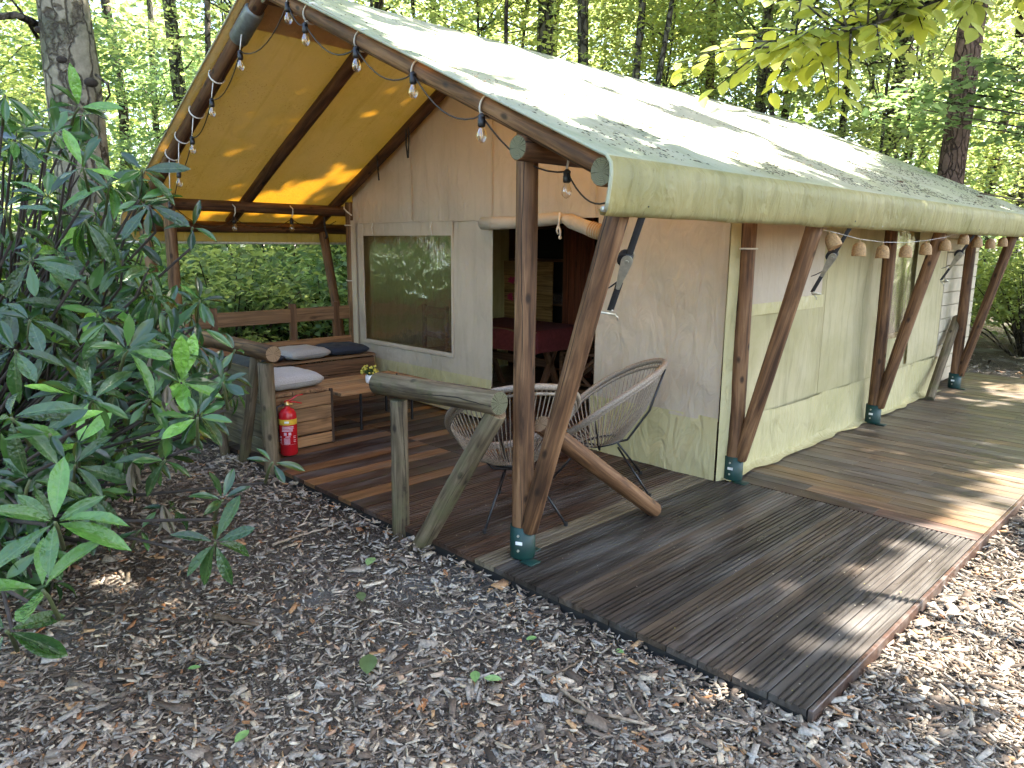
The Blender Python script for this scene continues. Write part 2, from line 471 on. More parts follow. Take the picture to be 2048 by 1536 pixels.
# ------------------------------------------------------------------ ground
GZ = -0.085
def ground_z(x, y):
    dx = max(-4.8 - x, 0, x - 1.7); dy = max(-0.35 - y, 0, y - 8.6)
    d = math.hypot(dx, dy)
    k = min(1.0, d / 1.5)
    n = noise.noise(Vector((x * .35, y * .35, 3.1))) * .10 + noise.noise(Vector((x * 1.3, y * 1.3, 9.7))) * .03
    far = max(0.0, math.hypot(x, y) - 14) * .012
    return GZ + n * k + far
def make_ground():
    xs = np.concatenate([-np.geomspace(120, 10, 16), np.linspace(-9, 9, 91), np.geomspace(10, 120, 16)])
    ys = np.concatenate([-np.geomspace(120, 8, 16), np.linspace(-7, 13, 101), np.geomspace(14, 140, 16)])
    vs_ = [(x, y, ground_z(x, y)) for y in ys for x in xs]
    n = len(xs)
    q = [(j * n + i, j * n + i + 1, (j + 1) * n + i + 1, (j + 1) * n + i) for j in range(len(ys) - 1) for i in range(n - 1)]
    t = NT('forest_floor')
    v = t.n('TexCoord').outputs['Object']
    vo = t.n('TexVoronoi', {'Vector': t.n('VectorMath', {0: t.n('Mapping', {0: v, 3: (1, 1, 0.3)}).outputs[0], 1: t.n('TexNoise', {'Vector': v, 'Scale': 22.0}).outputs['Color']}, operation='ADD').outputs[0], 'Scale': 42.0})
    cc = t.n('SeparateXYZ', {0: vo.outputs['Color']}).outputs[0]
    k = t.ramp(cc, [(0.0, (0.045, 0.035, 0.027)), (0.35, (0.11, 0.085, 0.064)), (0.7, (0.20, 0.165, 0.13)), (1.0, (0.32, 0.275, 0.225))])
    big = t.noise(v, 0.7, 5, 0.6)
    k = t.mix(t.ramp(big, [(0.35, 0.4), (0.6, 0.0)]), k, (0.050, 0.038, 0.028))
    sand = t.noise(v, 1.15, 6, 0.68)
    k = t.mix(t.ramp(sand, [(0.50, 0.0), (0.62, 0.85)]), k, (0.27, 0.255, 0.235))
    nm = t.bump(t.math('ADD', vo.outputs['Distance'], cc), 0.8, 0.02)
    o = link('ground', mesh_np('ground', vs_, q), t.done(t.pbr(k, 0.95, nm, 0, 0.15)), smooth=True)
    tag(o, kind='structure')
make_ground()

# ------------------------------------------------------------------ logs
def log(name, p0, p1, r0, r1=None, mat='log', end='end', parent=None, seed=0, n=16, cut0=None, cut1=None):
    """round timber, local Z along its length, slightly uneven, bevelled ends"""
    p0, p1 = Vector(p0), Vector(p1)
    r1 = r0 if r1 is None else r1
    L = (p1 - p0).length
    k = max(4, int(L / .16))
    zs = [0.0, 0.006] + [L * i / k for i in range(1, k)] + [L - 0.006, L]
    vs_ = []; fs = []; ms = []
    for i, z in enumerate(zs):
        f = z / L
        r = r0 + (r1 - r0) * f
        if i in (0, len(zs) - 1): r *= 0.93
        bx = noise.noise(Vector((seed * 3.1, z * .7, 0))) * .007
        by = noise.noise(Vector((seed * 3.1, z * .7, 9))) * .007
        if i <= 1 or i >= len(zs) - 2: bx *= .5; by *= .5
        for j in range(n):
            a = 2 * math.pi * j / n
            rr = r * (1 + .045 * noise.noise(Vector((math.cos(a) * 1.3, math.sin(a) * 1.3, z * 2.2 + seed * 7))))
            vs_.append((bx + rr * math.cos(a), by + rr * math.sin(a), z))
    m = len(zs)
    for i in range(m - 1):
        for j in range(n):
            j2 = (j + 1) % n
            fs.append((i * n + j, i * n + j2, (i + 1) * n + j2, (i + 1) * n + j)); ms.append(0)
    fs.append(tuple(range(n - 1, -1, -1))); ms.append(1)
    fs.append(tuple((m - 1) * n + j for j in range(n))); ms.append(1)
    me = bpy.data.meshes.new(name)
    me.from_pydata(vs_, [], fs)
    me.polygons.foreach_set('material_index', ms)
    me.polygons.foreach_set('use_smooth', [x == 0 for x in ms])
    me.update()
    return link(name, me, [M[mat], M[end]], parent, aim(p0, p1))

# ------------------------------------------------------------------ deck
deck = empty('deck', (-1.5, 4, -0.03))
tag(deck, 'dark timber deck of grooved and smooth planks under and around the tent', kind='structure')
TH = 0.028
def grooved_mesh(L, w, ng=5, depth=0.009):
    pts = [(-w / 2, -TH), (-w / 2, -.001), (-w / 2 + .001, 0)]
    step = (w - .012) / ng
    for i in range(ng):
        x0 = -w / 2 + .006 + i * step
        pts += [(x0 + step * .56, 0), (x0 + step * .60, -depth), (x0 + step * .96, -depth), (x0 + step, 0)]
    pts = pts[:-3]
    pts += [(w / 2 - .001, 0), (w / 2, -.001), (w / 2, -TH)]
    k = len(pts)
    vs_ = [(0, x, z) for x, z in pts] + [(L, x, z) for x, z in pts]
    fs = [(i, i + 1, k + i + 1, k + i) for i in range(k - 1)] + [(k - 1, 0, k, 2 * k - 1)]
    fs += [tuple(range(k - 1, -1, -1)), tuple(range(k, 2 * k))]
    me = bpy.data.meshes.new('grooved_plank'); me.from_pydata(vs_, [], fs); me.update()
    me.materials.append(M['deck'])
    return me
def flat_mesh(L, w):
    mb = MB().box((L / 2, 0, -TH / 2), (L, w, TH), bev=.0012)
    me = mb.mesh('plank'); me.materials.append(M['deck']); return me
RZ90 = Matrix.Rotation(math.pi / 2, 4, 'Z')
def put_plank(me, loc, rot, c, name='plank', dz=0.0):
    o = link(name, me, None, deck, Matrix.Translation(Vector(loc) + Vector((0, 0, dz))) @ rot)
    o.color = (*c, 1)
    return o
def vary(c, s=.25):
    k = 1 + random.uniform(-s, s); h = random.uniform(-.06, .06)
    return (c[0] * k * (1 + h), c[1] * k, c[2] * k * (1 - h))
Y0, YB, XR = -0.20, 1.975, 1.60
wp = 0.146
gm = grooved_mesh(YB - Y0 - .004, wp - .006)
fm = flat_mesh(YB - Y0 - .004, wp - .006)
fm2 = flat_mesh((YB - Y0) * .55 - .004, wp - .006)
fm3 = flat_mesh((YB - Y0) * .45 - .004, wp - .006)
x = XR - wp / 2
i = 0
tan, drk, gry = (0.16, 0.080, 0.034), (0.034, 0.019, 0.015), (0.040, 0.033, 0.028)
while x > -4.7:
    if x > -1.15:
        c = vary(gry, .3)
        if i < 4: c = vary((0.058, 0.048, 0.041), .18)  # planks by the right edge lightened to brighten the sun patch
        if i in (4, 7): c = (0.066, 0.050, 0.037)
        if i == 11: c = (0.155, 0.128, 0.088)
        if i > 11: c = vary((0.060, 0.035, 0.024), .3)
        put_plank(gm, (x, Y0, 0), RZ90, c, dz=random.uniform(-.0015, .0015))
    else:
        j = i % 5
        c1 = vary(tan if j in (0, 3) else drk, .25); c2 = vary(tan if (i * 7) % 11 in (1, 4, 6) else drk, .3)
        put_plank(fm2, (x, Y0, 0), RZ90, c1, dz=random.uniform(-.001, .001))
        put_plank(fm3, (x, Y0 + (YB - Y0) * .55, 0), RZ90, c2, dz=random.uniform(-.001, .001))
    x -= wp; i += 1
# side walk: planks across, from the tent wall to the deck's edge
ws = 0.138
fa, fb = flat_mesh(0.62, ws - .006), flat_mesh(1.04, ws - .006)
fc, fd = flat_mesh(1.10, ws - .006), flat_mesh(0.56, ws - .006)
y = YB + ws / 2 + .004
i = 0
while y < 8.35:
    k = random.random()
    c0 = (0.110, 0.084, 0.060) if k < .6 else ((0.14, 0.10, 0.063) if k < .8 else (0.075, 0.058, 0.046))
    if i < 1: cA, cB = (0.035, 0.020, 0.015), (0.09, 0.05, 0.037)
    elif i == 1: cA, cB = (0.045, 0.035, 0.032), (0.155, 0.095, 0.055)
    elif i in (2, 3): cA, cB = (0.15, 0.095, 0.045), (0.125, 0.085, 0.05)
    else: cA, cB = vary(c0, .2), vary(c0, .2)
    A, B = (fa, fb) if i % 2 else (fc, fd)
    la = 0.62 if i % 2 else 1.10
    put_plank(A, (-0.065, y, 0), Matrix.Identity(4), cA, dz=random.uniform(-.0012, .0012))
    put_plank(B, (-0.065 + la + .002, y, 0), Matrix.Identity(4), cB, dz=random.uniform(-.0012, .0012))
    y += ws; i += 1
# floor inside the tent
fi = flat_mesh(5.6, wp - .006)
for i in range(31):
    put_plank(fi, (-0.17 - i * wp, YB + .002, 0), RZ90, vary((0.075, 0.040, 0.027), .25), name='floor_plank')
MB().box((XR + .0115, (Y0 + 8.4) / 2, -.028), (.018, 8.4 - Y0, .062), bev=.003).build('edge_board', M['deck'], deck).color = (0.060, 0.034, 0.025, 1)
MB().box((-1.5, Y0 + .03, -.064), (6.2, .05, .07)).build('joist', M['dark'], deck)
MB().box((-4.73, 1.0, -.045), (.05, 2.5, .085)).build('joist', M['dark'], deck)
# pale crumbs and bits of leaf scattered on the planks
vs_ = []; q = []
for k in range(520):
    if random.random() < .55: px_, py_ = random.uniform(-1.0, 1.58), random.uniform(-.15, 1.95)
    else: px_, py_ = random.uniform(.1, 1.58), random.uniform(1.95, 7.5)
    s = random.uniform(.002, .006) * (1.6 if random.random() < .1 else 1)
    a = random.uniform(0, 6.3); e = random.uniform(.4, 1)
    cx_, sx_ = math.cos(a) * s, math.sin(a) * s
    b = len(vs_)
    vs_ += [(px_ - cx_, py_ - sx_, .003), (px_ + sx_ * e, py_ - cx_ * e, .004), (px_ + cx_, py_ + sx_, .003), (px_ - sx_ * e, py_ + cx_ * e, .005)]
    q.append((b, b + 1, b + 2, b + 3))
t = NT('crumbs')
k = t.ramp(t.n('NewGeometry').outputs['Random Per Island'], [(0, (0.5, 0.46, 0.38)), (0.5, (0.3, 0.25, 0.16)), (0.8, (0.1, 0.06, 0.03)), (1, (0.45, 0.4, 0.1))])
tag(link('deck_debris', mesh_np('deck_debris', vs_, q), t.done(t.pbr(k, 0.9))), 'pale crumbs and leaf bits scattered over the deck planks', 'debris', kind='stuff')

# ------------------------------------------------------------------ the tent
tent = empty('safari_tent', (-2.25, 3.9, 0), 'cream canvas safari tent on a round timber frame with open porch', 'tent')
XRID, ZRID, SR, SL = -2.25, 3.19, 0.453, 0.50
XE, XEL = 0.60, -5.10
def zr(x):
    return ZRID - (SR * (x - XRID) if x > XRID else SL * (XRID - x))
RR = .052
POSTS_Y = [0.0, 1.97, 4.45, 6.95]
sd = 1
def shoe(parent, x, y, h=.17):
    s = MB()
    s.lathe([(.064, 0), (.066, .004), (.066, h), (.061, h), (.061, h - .01)], (x, y, .006), 18)
    s.box((x + .085, y - .03, .004), (.08, .075, .008), bev=.002)
    s.box((x - .02, y + .085, .004), (.07, .08, .008), bev=.002)
    o = s.build('post_shoe', M['green'], parent, True)
    d = Vector((CAM.x - x, CAM.y - y, 0)).normalized()
    b = MB()
    for k, z in ((-.35, .135), (-.35, .055)):
        dd = Matrix.Rotation(k, 3, 'Z') @ d
        b.tube([Vector((x, y, z)) + dd * .062, Vector((x, y, z)) + dd * .071], .007, 6)
    b.build('bolt', M['steel'], parent)
    dd = Matrix.Rotation(-.3, 3, 'Z') @ d
    Mx = Matrix.Rotation(math.atan2(dd.y, dd.x), 3, 'Z')
    MB().box(Vector((x, y, .095)) + dd * .0665, (.003, .036, .018), Mx, bev=.001).build('sticker', M['white'], parent)
for i, y in enumerate(POSTS_Y):
    for side in (1, -1):
        if side == -1 and i > 1: continue
        bx = (0.0, .11, .155, .165)[i] if side == 1 else -4.5
        top = 2.16 if side == 1 else 2.02
        sd += 1
        p = log('post', (bx, y - (.08 if (side == -1 and i == 1) else 0), 0.01), (bx, y - (.08 if (side == -1 and i == 1) else 0), top), RR + .003, RR, 'log' if side == 1 else 'log_tan', 'end', tent, sd)
        if side == 1: shoe(p, bx, y)
        sd += 1
        if side == 1:
            log('brace', (bx + .040, y + .002, .155), (.555, y, 1.77), RR - .004, RR, 'log', 'end', tent, sd)
        else:
            yy = y - (.10 if i == 1 else .04)
            log('brace', (-4.60, yy, .03), (-5.03, yy, 1.70), RR - .004, RR, 'log_tan', 'end', tent, sd)
log('plate_beam', (.105, -.17, 2.02), (.105, 7.9, 2.02), RR + .004, RR, 'log', 'end', tent, 31)
log('plate_beam', (-4.60, -.15, 1.93), (-4.60, 7.9, 1.93), RR + .002, RR, 'log_dark', 'end', tent, 32)
log('eave_beam', (XE, -.19, 1.885), (XE, 7.95, 1.885), RR + .008, RR + .004, 'log', 'end', tent, 33)
log('eave_beam', (XEL + .03, -.16, 1.745), (XEL + .03, 7.95, 1.745), RR + .004, RR, 'log_dark', 'end', tent, 34)
log('ridge_beam', (XRID, -.14, 3.16), (XRID, 7.95, 3.16), RR, RR, 'log_dark', 'end', tent, 35)
RAF_Y = [-.115, .80, 1.80, 3.1, 4.45, 5.7, 6.95, 7.9]
for i, y in enumerate(RAF_Y):
    if i in (3, 4, 5, 6): continue
    log('rafter', (XRID + .02, y, zr(XRID + .02)), (XE - .02, y, zr(XE - .02)), RR, RR, 'log', 'end', tent, 40 + i)
    log('rafter', (XRID - .02, y, zr(XRID - .02)), (XEL + .06, y, zr(XEL + .06)), RR, RR, 'log_dark', 'end', tent, 50 + i)
# grey metal sleeve where the front rafters meet
d = Vector((-1, 0, -SL)).normalized()
p = Vector((XRID - .16, RAF_Y[0], zr(XRID - .16)))
MB().tube([p, p + d * .02, p + d * .30, p + d * .305], [.062, .066, .066, .062], 18).build('rafter_sleeve', simple('zinc', (0.16, 0.18, 0.18), .45, .4), tent, True)

# roof canvas: one sheet from valance to valance, sagging between the rafters
def roof_sheet():
    prof = []      # (x, z, sag weight, valance weight)
    zc = .068
    nl, nr = 26, 30
    prof += [(XEL - .045, 1.575, 0, 1), (XEL - .05, 1.63, 0, 1), (XEL - .052, 1.70, 0, .6), (XEL - .045, 1.765, 0, .2)]
    for i in range(nl + 1):
        x = XEL + .0 + (XRID - XEL) * i / nl
        prof.append((x, zr(x) + zc, math.sin(math.pi * i / nl), 0))
    for i in range(1, nr + 1):
        x = XRID + (XE + .0 - XRID) * i / nr
        prof.append((x, zr(x) + zc, math.sin(math.pi * i / nr), 0))
    prof += [(XE + .045, 1.945, 0, .05), (XE + .068, 1.915, 0, .2), (XE + .072, 1.87, 0, .5), (XE + .066, 1.82, 0, .8), (XE + .058, 1.77, 0, 1), (XE + .050, 1.735, 0, 1), (XE + .035, 1.712, 0, 1), (XE + .012, 1.716, 0, 1), (XE + .004, 1.74, 0, .8)]
    ys = list(np.linspace(-.215, 8.12, 240))
    vs_ = []; k = len(prof)
    for y in ys:
        a = max([yy for yy in RAF_Y if yy <= y + 1e-6], default=-.215)
        b = min([yy for yy in RAF_Y if yy > y], default=8.12)
        s = math.sin(math.pi * (y - a) / max(.2, b - a)) if b > a else 0
        for j, (x, z, w, vw) in enumerate(prof):
            nz = noise.noise(Vector((x * 2.2, y * 2.2, 4)))
            dz = -(.020 * s + .004) * (w ** .5 if w > 0 else 0) + .006 * nz * (w > 0)
            dz -= .010 * (w > 0) * (1 - w) * s
            dx = 0
            if vw:
                dx = vw * .012 * noise.noise(Vector((x * 3, y * 7.0, z * 3))) + vw * .010 * noise.noise(Vector((1.0, y * 19.0, z * 5)))
                dz += vw * .006 * noise.noise(Vector((3.0, y * 3.1, 1)))
            vs_.append((x + dx, y, z + dz))
    q = [(r * k + c, r * k + c + 1, (r + 1) * k + c + 1, (r + 1) * k + c) for r in range(len(ys) - 1) for c in range(k - 1)]
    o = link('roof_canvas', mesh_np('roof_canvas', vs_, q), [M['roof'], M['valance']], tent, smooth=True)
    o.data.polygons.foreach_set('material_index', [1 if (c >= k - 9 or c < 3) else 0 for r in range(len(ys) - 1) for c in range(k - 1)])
    hem = MB()
    hem.tube([(p_[0], -.217, p_[1] + (-.004 if p_[2] > 0 else 0)) for p_ in prof[:-3]], .008, 6)
    hem.build('hem', M['roof'], o, True)
    return o
roof = roof_sheet()
MB().tube([(XE + .030, -.213, 1.738), (XE + .030, 8.1, 1.738)], .012, 10).build('valance_pipe', M['steel'], tent, True)
MB().tube([(XEL - .04, -.20, 1.585), (XEL - .04, 8.1, 1.585)], .014, 10).build('valance_pipe', M['steel'], tent, True)
bd = MB()
for a, b in ((-2.62, -2.27), (-2.23, -1.95)):
    bd.add([(a, -.18, zr(a) + .035), (b, -.18, zr(b) + .035), (b, 1.85, zr(b) + .035), (a, 1.85, zr(a) + .035)], [(0, 1, 2, 3)])
bd.build('ridge_band', M['band'], tent)

# canvas walls as wrinkled grids
def cloth(name, p, u, w, nu, nv, mat, parent=None, nrm=(0, -1, 0), amp=.012, top=None, hole=None, seed=0, folds=0.0, fs=5.0):
    """p origin, u and w edge vectors; top(s) optional height scale; hole(s,t) removes cells"""
    p, u, w, nrm = Vector(p), Vector(u), Vector(w), Vector(nrm)
    vs_ = []; fs_ = []
    lu, lw = u.length, w.length
    for j in range(nv + 1):
        for i in range(nu + 1):
            s, t_ = i / nu, j / nv
            hh = top(s) if top else 1.0
            q = p + u * s + w * (t_ * hh)
            e = min(1, 6 * min(s, 1 - s) + .15)
            a = noise.fractal(Vector((s * lu * 1.6 + seed, t_ * lw * hh * 1.2, seed * 1.7)), 0.8, 2.2, 4) * amp
            a += folds * math.sin(s * lu * fs * 2 + 2.2 * noise.noise(Vector((s * lu * 1.1, t_ * 1.3, seed + 5)))) * (.35 + .65 * (1 - t_)) * noise.noise(Vector((s * lu * .8, 3.0, seed)))
            vs_.append(q + nrm * (a * e))
    for j in range(nv):
        for i in range(nu):
            if hole and hole((i + .5) / nu, (j + .5) / nv): continue
            k = j * (nu + 1) + i
            fs_.append((k, k + 1, k + nu + 2, k + nu + 1))
    me = bpy.data.meshes.new(name)
    me.from_pydata([tuple(x) for x in vs_], [], fs_); me.update()
    return link(name, me, mat, parent, smooth=True)
YW = 1.88
fw = empty('front_wall', (-2.2, YW, 0)); adopt(fw, tent)
ZT = 1.80
# left panel with the window opening
wx0, wx1, wz0 = -4.25, -2.78, .56
XL0, XL1 = -4.44, -2.24
nu, nv = 44, 36
def hole(s, t_):
    X = XL0 + (XL1 - XL0) * s; Z = .33 + (ZT - .33) * t_
    return wx0 < X < wx1 and wz0 < Z < ZT - .015
cloth('left_panel', (XL0, YW, .33), (XL1 - XL0, 0, 0), (0, 0, ZT - .33), nu, nv, M['wall'], fw, amp=.018, hole=hole, seed=2, folds=.016)
XR0, XR1 = -1.07, .025
cloth('right_panel', (XR0, YW, .41), (XR1 - XR0, 0, 0), (0, 0, ZT - .41), 50, 70, M['wall'], fw, amp=.030, seed=5, folds=.02)
tp_ = lambda s: (zr(XL0 + (XR1 - XL0) * s) + .045 - ZT) / 1.0
cloth('gable_panel', (XL0, YW + .004, ZT), (XR1 - XL0, 0, 0), (0, 0, 1.0), 80, 26, M['wall'], fw, amp=.012, top=tp_, seed=8)
# yellow vinyl skirts
cloth('skirt', (XL0, YW - .012, .02), (XL1 - XL0, 0, 0), (0, 0, .37), 50, 10, M['skirt'], fw, amp=.014, seed=11, folds=.010)
cloth('skirt', (XR0 - .01, YW - .030, .0), (XR1 - XR0 + .02, 0, 0), (0, 0, .44), 40, 14, M['skirt'], fw, amp=.026, seed=12, folds=.018)
# seams
for X in (-3.38, -2.24, -1.10):
    MB().tube([(X, YW - .012, ZT + .02), (X, YW - .012, zr(X) + .02)], .004, 5).build('seam', M['wall'], fw)
MB().tube([(XL0, YW - .012, ZT + .0), (XL1, YW - .012, ZT)], .004, 5).build('seam', M['wall'], fw)
hm = MB()
for a in (wx0 - .03, wx1 + .03): hm.box((a - .03 * (1 if a > -3.5 else -1), YW - .006, (wz0 + ZT) / 2 - .01), (.03, .012, ZT - wz0 + .02), bev=.004)
hm.box(((wx0 + wx1) / 2, YW - .008, wz0 - .012), (wx1 - wx0 + .03, .012, .032), bev=.004)
hm.build('window_hem', M['wall'], fw)
wfilm = cloth('window_film', (wx0 - .07, YW + .036, wz0 - .08), (wx1 - wx0 + .14, 0, 0), (0, 0, ZT - wz0 + .10), 60, 44, M['film'], fw, amp=.010, seed=21, folds=.010, fs=7)
flap = cloth('window_flap', (wx0 + .01, YW - .006, ZT - .13), (wx1 - wx0 - .02, 0, 0), (0, 0, .13), 30, 5, M['wall'], fw, amp=.015, seed=23)
tie = MB()
for X in (-4.02, -3.05):
    tie.tube([(X, YW - .03, ZT - .005), (X - .006, YW - .038, ZT - .05), (X + .004, YW - .03, ZT - .13)], .005, 5)
tie.build('window_tie', M['rope'], fw, True)
cloth('corner_strip', (-4.46, YW - .02, .05), (.10, 0, 0), (0, 0, ZT - .02), 4, 24, M['wall'], fw, amp=.01, seed=29)
# rolled-up door
roll = [(-2.30, 1.775), (-2.1, 1.775), (-1.9, 1.775), (-1.65, 1.79), (-1.45, 1.80), (-1.36, 1.80), (-1.28, 1.775), (-1.15, 1.735), (-1.05, 1.705), (-.98, 1.69)]
rl = MB().tube([(x_, YW - .07, z_ - .005) for x_, z_ in roll], [.052, .055, .050, .052, .05, .036, .056, .055, .06, .055], 12)
ro = rl.build('rolled_door', M['wall'], fw, True)
rg = MB()
for k in range(5):
    f = .45 + k * .13
    a = Vector((-1.15 + (.17) * f, YW - .07, 1.735 - .045 * f - .005))
    Mx = Matrix.Rotation(math.radians(105), 3, 'Y')
    rg.add([a + Mx @ Vector((math.cos(q_) * .062, math.sin(q_) * .062, dz)) for dz in (-.006, .006) for q_ in [2 * math.pi * i / 14 for i in range(14)]], [(i, (i + 1) % 14, 14 + (i + 1) % 14, 14 + i) for i in range(14)])
rg.build('door_fold', M['band'], ro, True)
tm = MB()
tm.tube([(-1.36, YW - .12, 1.84), (-1.36, YW - .125, 1.79), (-1.37, YW - .12, 1.74), (-1.355, YW - .115, 1.70), (-1.36, YW - .11, 1.655)], .008, 6)
tm.tube([(-1.375, YW - .12, 1.74), (-1.39, YW - .118, 1.70), (-1.38, YW - .11, 1.675)], .007, 6)
tm.lathe([(.004, 0), (.014, .008), (.013, .022), (.004, .03)], (-1.36, YW - .11, 1.635), 8)
tm.build('door_tie', M['rope'], ro, True)

# side wall
sw = empty('side_wall', (.04, 4.2, 0)); adopt(sw, tent)
XS = .025
sy0, sy1 = YW + .01, 6.62
def shole(s, t_):
    Y = sy0 + (sy1 - sy0) * s; Z = .36 + 1.62 * t_
    return 4.78 < Y < 5.72 - max(0, (1.25 - Z)) * 0.3 and .78 < Z < 1.85
cloth('side_panel', (XS, sy0, .36), (0, sy1 - sy0, 0), (0, 0, 1.62), 110, 40, M['side'], sw, nrm=(1, 0, 0), amp=.026, hole=shole, seed=31, folds=.055, fs=4)
cloth('side_skirt', (XS + .030, sy0 - .02, -.002), (0, sy1 - sy0, 0), (0, 0, .40), 120, 12, M['skirt'], sw, nrm=(1, 0, 0), amp=.034, seed=33, folds=.05, fs=4)
cloth('side_film', (XS + .004, 4.70, .72), (0, 1.1, 0), (0, 0, 1.2), 40, 40, M['film'], sw, nrm=(1, 0, 0), amp=.012, seed=35, folds=.022, fs=9)
cloth('side_flap', (XS + .018, 2.10, 1.20), (0, 1.25, 0), (0, 0, .72), 36, 20, M['wall'], sw, nrm=(1, 0, 0), amp=.012, seed=37, folds=.006)
cloth('flap_pocket', (XS + .020, 2.06, 1.12), (0, 1.33, 0), (0, 0, .10), 36, 4, M['skirt'], sw, nrm=(1, 0, 0), amp=.006, seed=38)
cloth('side_flap', (XS + .03, 5.55, .42), (0, .95, 0), (0, 0, 1.5), 24, 30, M['side'], sw, nrm=(1, 0, 0), amp=.03, seed=39, folds=.025, fs=3)
for Y in (3.42, 4.62): MB().tube([(XS + .022, Y, .4), (XS + .024, Y, 1.95)], .003, 5).build('seam', M['side'], sw)
# corner edge where front and side canvas meet, ground flap
cloth('corner_flap', (.05, YW - .03, .0), (.06, .14, 0), (0, 0, 1.85), 6, 30, M['skirt'], tent, nrm=(.9, -.4, 0), amp=.02, seed=41, folds=.01)
ed = MB()
pts = []
for k in range(70):
    Y = sy0 + (sy1 - sy0) * k / 69
    pts.append((XS + .05 + .02 * noise.noise(Vector((Y * 4, 0, 0))), Y, .012 + .008 * noise.noise(Vector((Y * 5, 3, 0)))))
gf = []
for k, p_ in enumerate(pts):
    wd = .05 + .045 * noise.noise(Vector((p_[1] * 3.3, 7, 0)))
    gf += [(XS + .01, p_[1], .05), p_, (p_[0] + wd, p_[1], .010 + .012 * abs(noise.noise(Vector((p_[1] * 9, 1, 0)))))]
fs_ = [(3 * k + c, 3 * k + c + 1, 3 * k + c + 4, 3 * k + c + 3) for k in range(69) for c in range(2)]
me = bpy.data.meshes.new('ground_flap'); me.from_pydata(gf, [], fs_); me.update()
link('ground_flap', me, M['skirt'], sw, smooth=True)
# far wall panels of pale boards, back wall, left wall, added dark ceiling to dim the interior
for k in range(13):
    z = .07 + k * .148
    MB().box((.02, 6.62 + .62, z + .07), (.03, 1.24, .142), bev=.006).build('wall_board', M['pale_board'], tent)
cloth('left_wall', (-4.42, YW + .02, .02), (0, 5.9, 0), (0, 0, 1.95), 30, 10, M['side'], tent, nrm=(-1, 0, 0), amp=.02, seed=51)
cloth('back_wall', (-4.42, 7.86, .02), (4.44, 0, 0), (0, 0, 1.0), 30, 10, M['side'], tent, nrm=(0, 1, 0), amp=.02, seed=52, top=lambda s: zr(-4.42 + 4.44 * s))
cloth('dimming_ceiling', (-4.41, YW + .03, 1.97), (4.43, 0, 0), (0, 5.9, 0), 20, 20, simple('dimming_cloth', (0.10, 0.065, 0.035), .9), tent, nrm=(0, 0, 1), amp=.02, seed=53)  # unseen dark sheet added to keep the tent inside dim

# ties, hooks and plates on the frame
def ring(c, r, tr, ax=(0, 0, 1), n=20):
    q_ = Vector(ax).to_track_quat('Z', 'Y')
    return [Vector(c) + q_ @ Vector((math.cos(2 * math.pi * i / n) * r, math.sin(2 * math.pi * i / n) * r, 0)) for i in range(n)]
for c_ in ((.11, 1.97, 1.58), (-4.5, 1.89, 1.19), (-4.5, 1.89, 1.78)):
    MB().tube(ring(c_, .061, 0), .006, 5, closed=True).build('post_tie', M['rope'], tent, True)
tb = MB()
tb.tube([(-4.5, 1.82, 1.98), (-4.47, 1.80, 1.95), (-4.42, 1.80, 1.92), (-4.36, 1.82, 1.88)], .008, 5)
tb.build('post_tie', M['rope'], tent, True)
MB().tube([(-4.55, 1.60, 1.86), (-4.56, 1.62, 1.72), (-4.57, 1.64, 1.66), (-4.60, 1.64, 1.64)], .012, 6).build('loose_strap', M['strap'], tent)
for dx in (0, .04): MB().tube([(-3.30 + dx, 1.76, 2.66), (-3.29 + dx, 1.75, 2.50), (-3.27 + dx * .2, 1.75, 2.38)], .008, 5).build('loose_strap', M['strap'], tent)
MB().tube([(-3.75, 1.74, 2.44), (-3.74, 1.74, 2.30), (-3.73, 1.74, 2.20)], .008, 5).build('loose_strap', M['strap'], tent)

# ------------------------------------------------------------------ railings
rail = empty('log_railing', (-.5, -.17, GZ), 'short railing of one mossy round log between tent post and stub post', 'railing')
RY = -.19
log('rail_post', (-.80, RY, GZ - .03), (-.80, RY, .735), .050, .049, 'log_grey', 'end', rail, 61)
log('rail', (-1.0, RY, .80), (.02, RY, .845), .066, .060, 'log_grey', 'end', rail, 62)
log('brace', (-.62, RY - .02, GZ - .02), (-.03, RY + .03, .79), .052, .052, 'log_grey', 'end_tan', rail, 63)
log('brace', (.12, 1.02, .02), (0.03, .09, .70), .048, .050, 'log', 'end_tan', rail, 64)
rail2 = empty('log_railing', (-3.3, -.17, GZ), 'railing behind the corner bench with thick end post beside fire extinguisher', 'railing')
log('rail_post', (-2.385, RY, GZ - .03), (-2.385, RY, .755), .056, .055, 'log_grey', 'end', rail2, 65)
log('rail', (-2.26, RY, .83), (-4.45, RY, .83), .060, .062, 'log_tan', 'end_tan', rail2, 66)
log('brace', (-2.80, RY - .03, GZ - .02), (-2.53, RY, .80), .040, .04, 'log_grey', 'end', rail2, 67)
log('brace', (-3.05, RY - .05, GZ - .02), (-3.30, RY - .02, .70), .038, .038, 'log_grey', 'end', rail2, 68)
gb = log('leaning_prop', (.19, 5.98, .01), (.10, 7.02, .80), .045, .05, 'log_grey', 'end', None, 69)
tag(gb, 'grey weathered prop leaning against the far tent post on the walkway', 'prop')

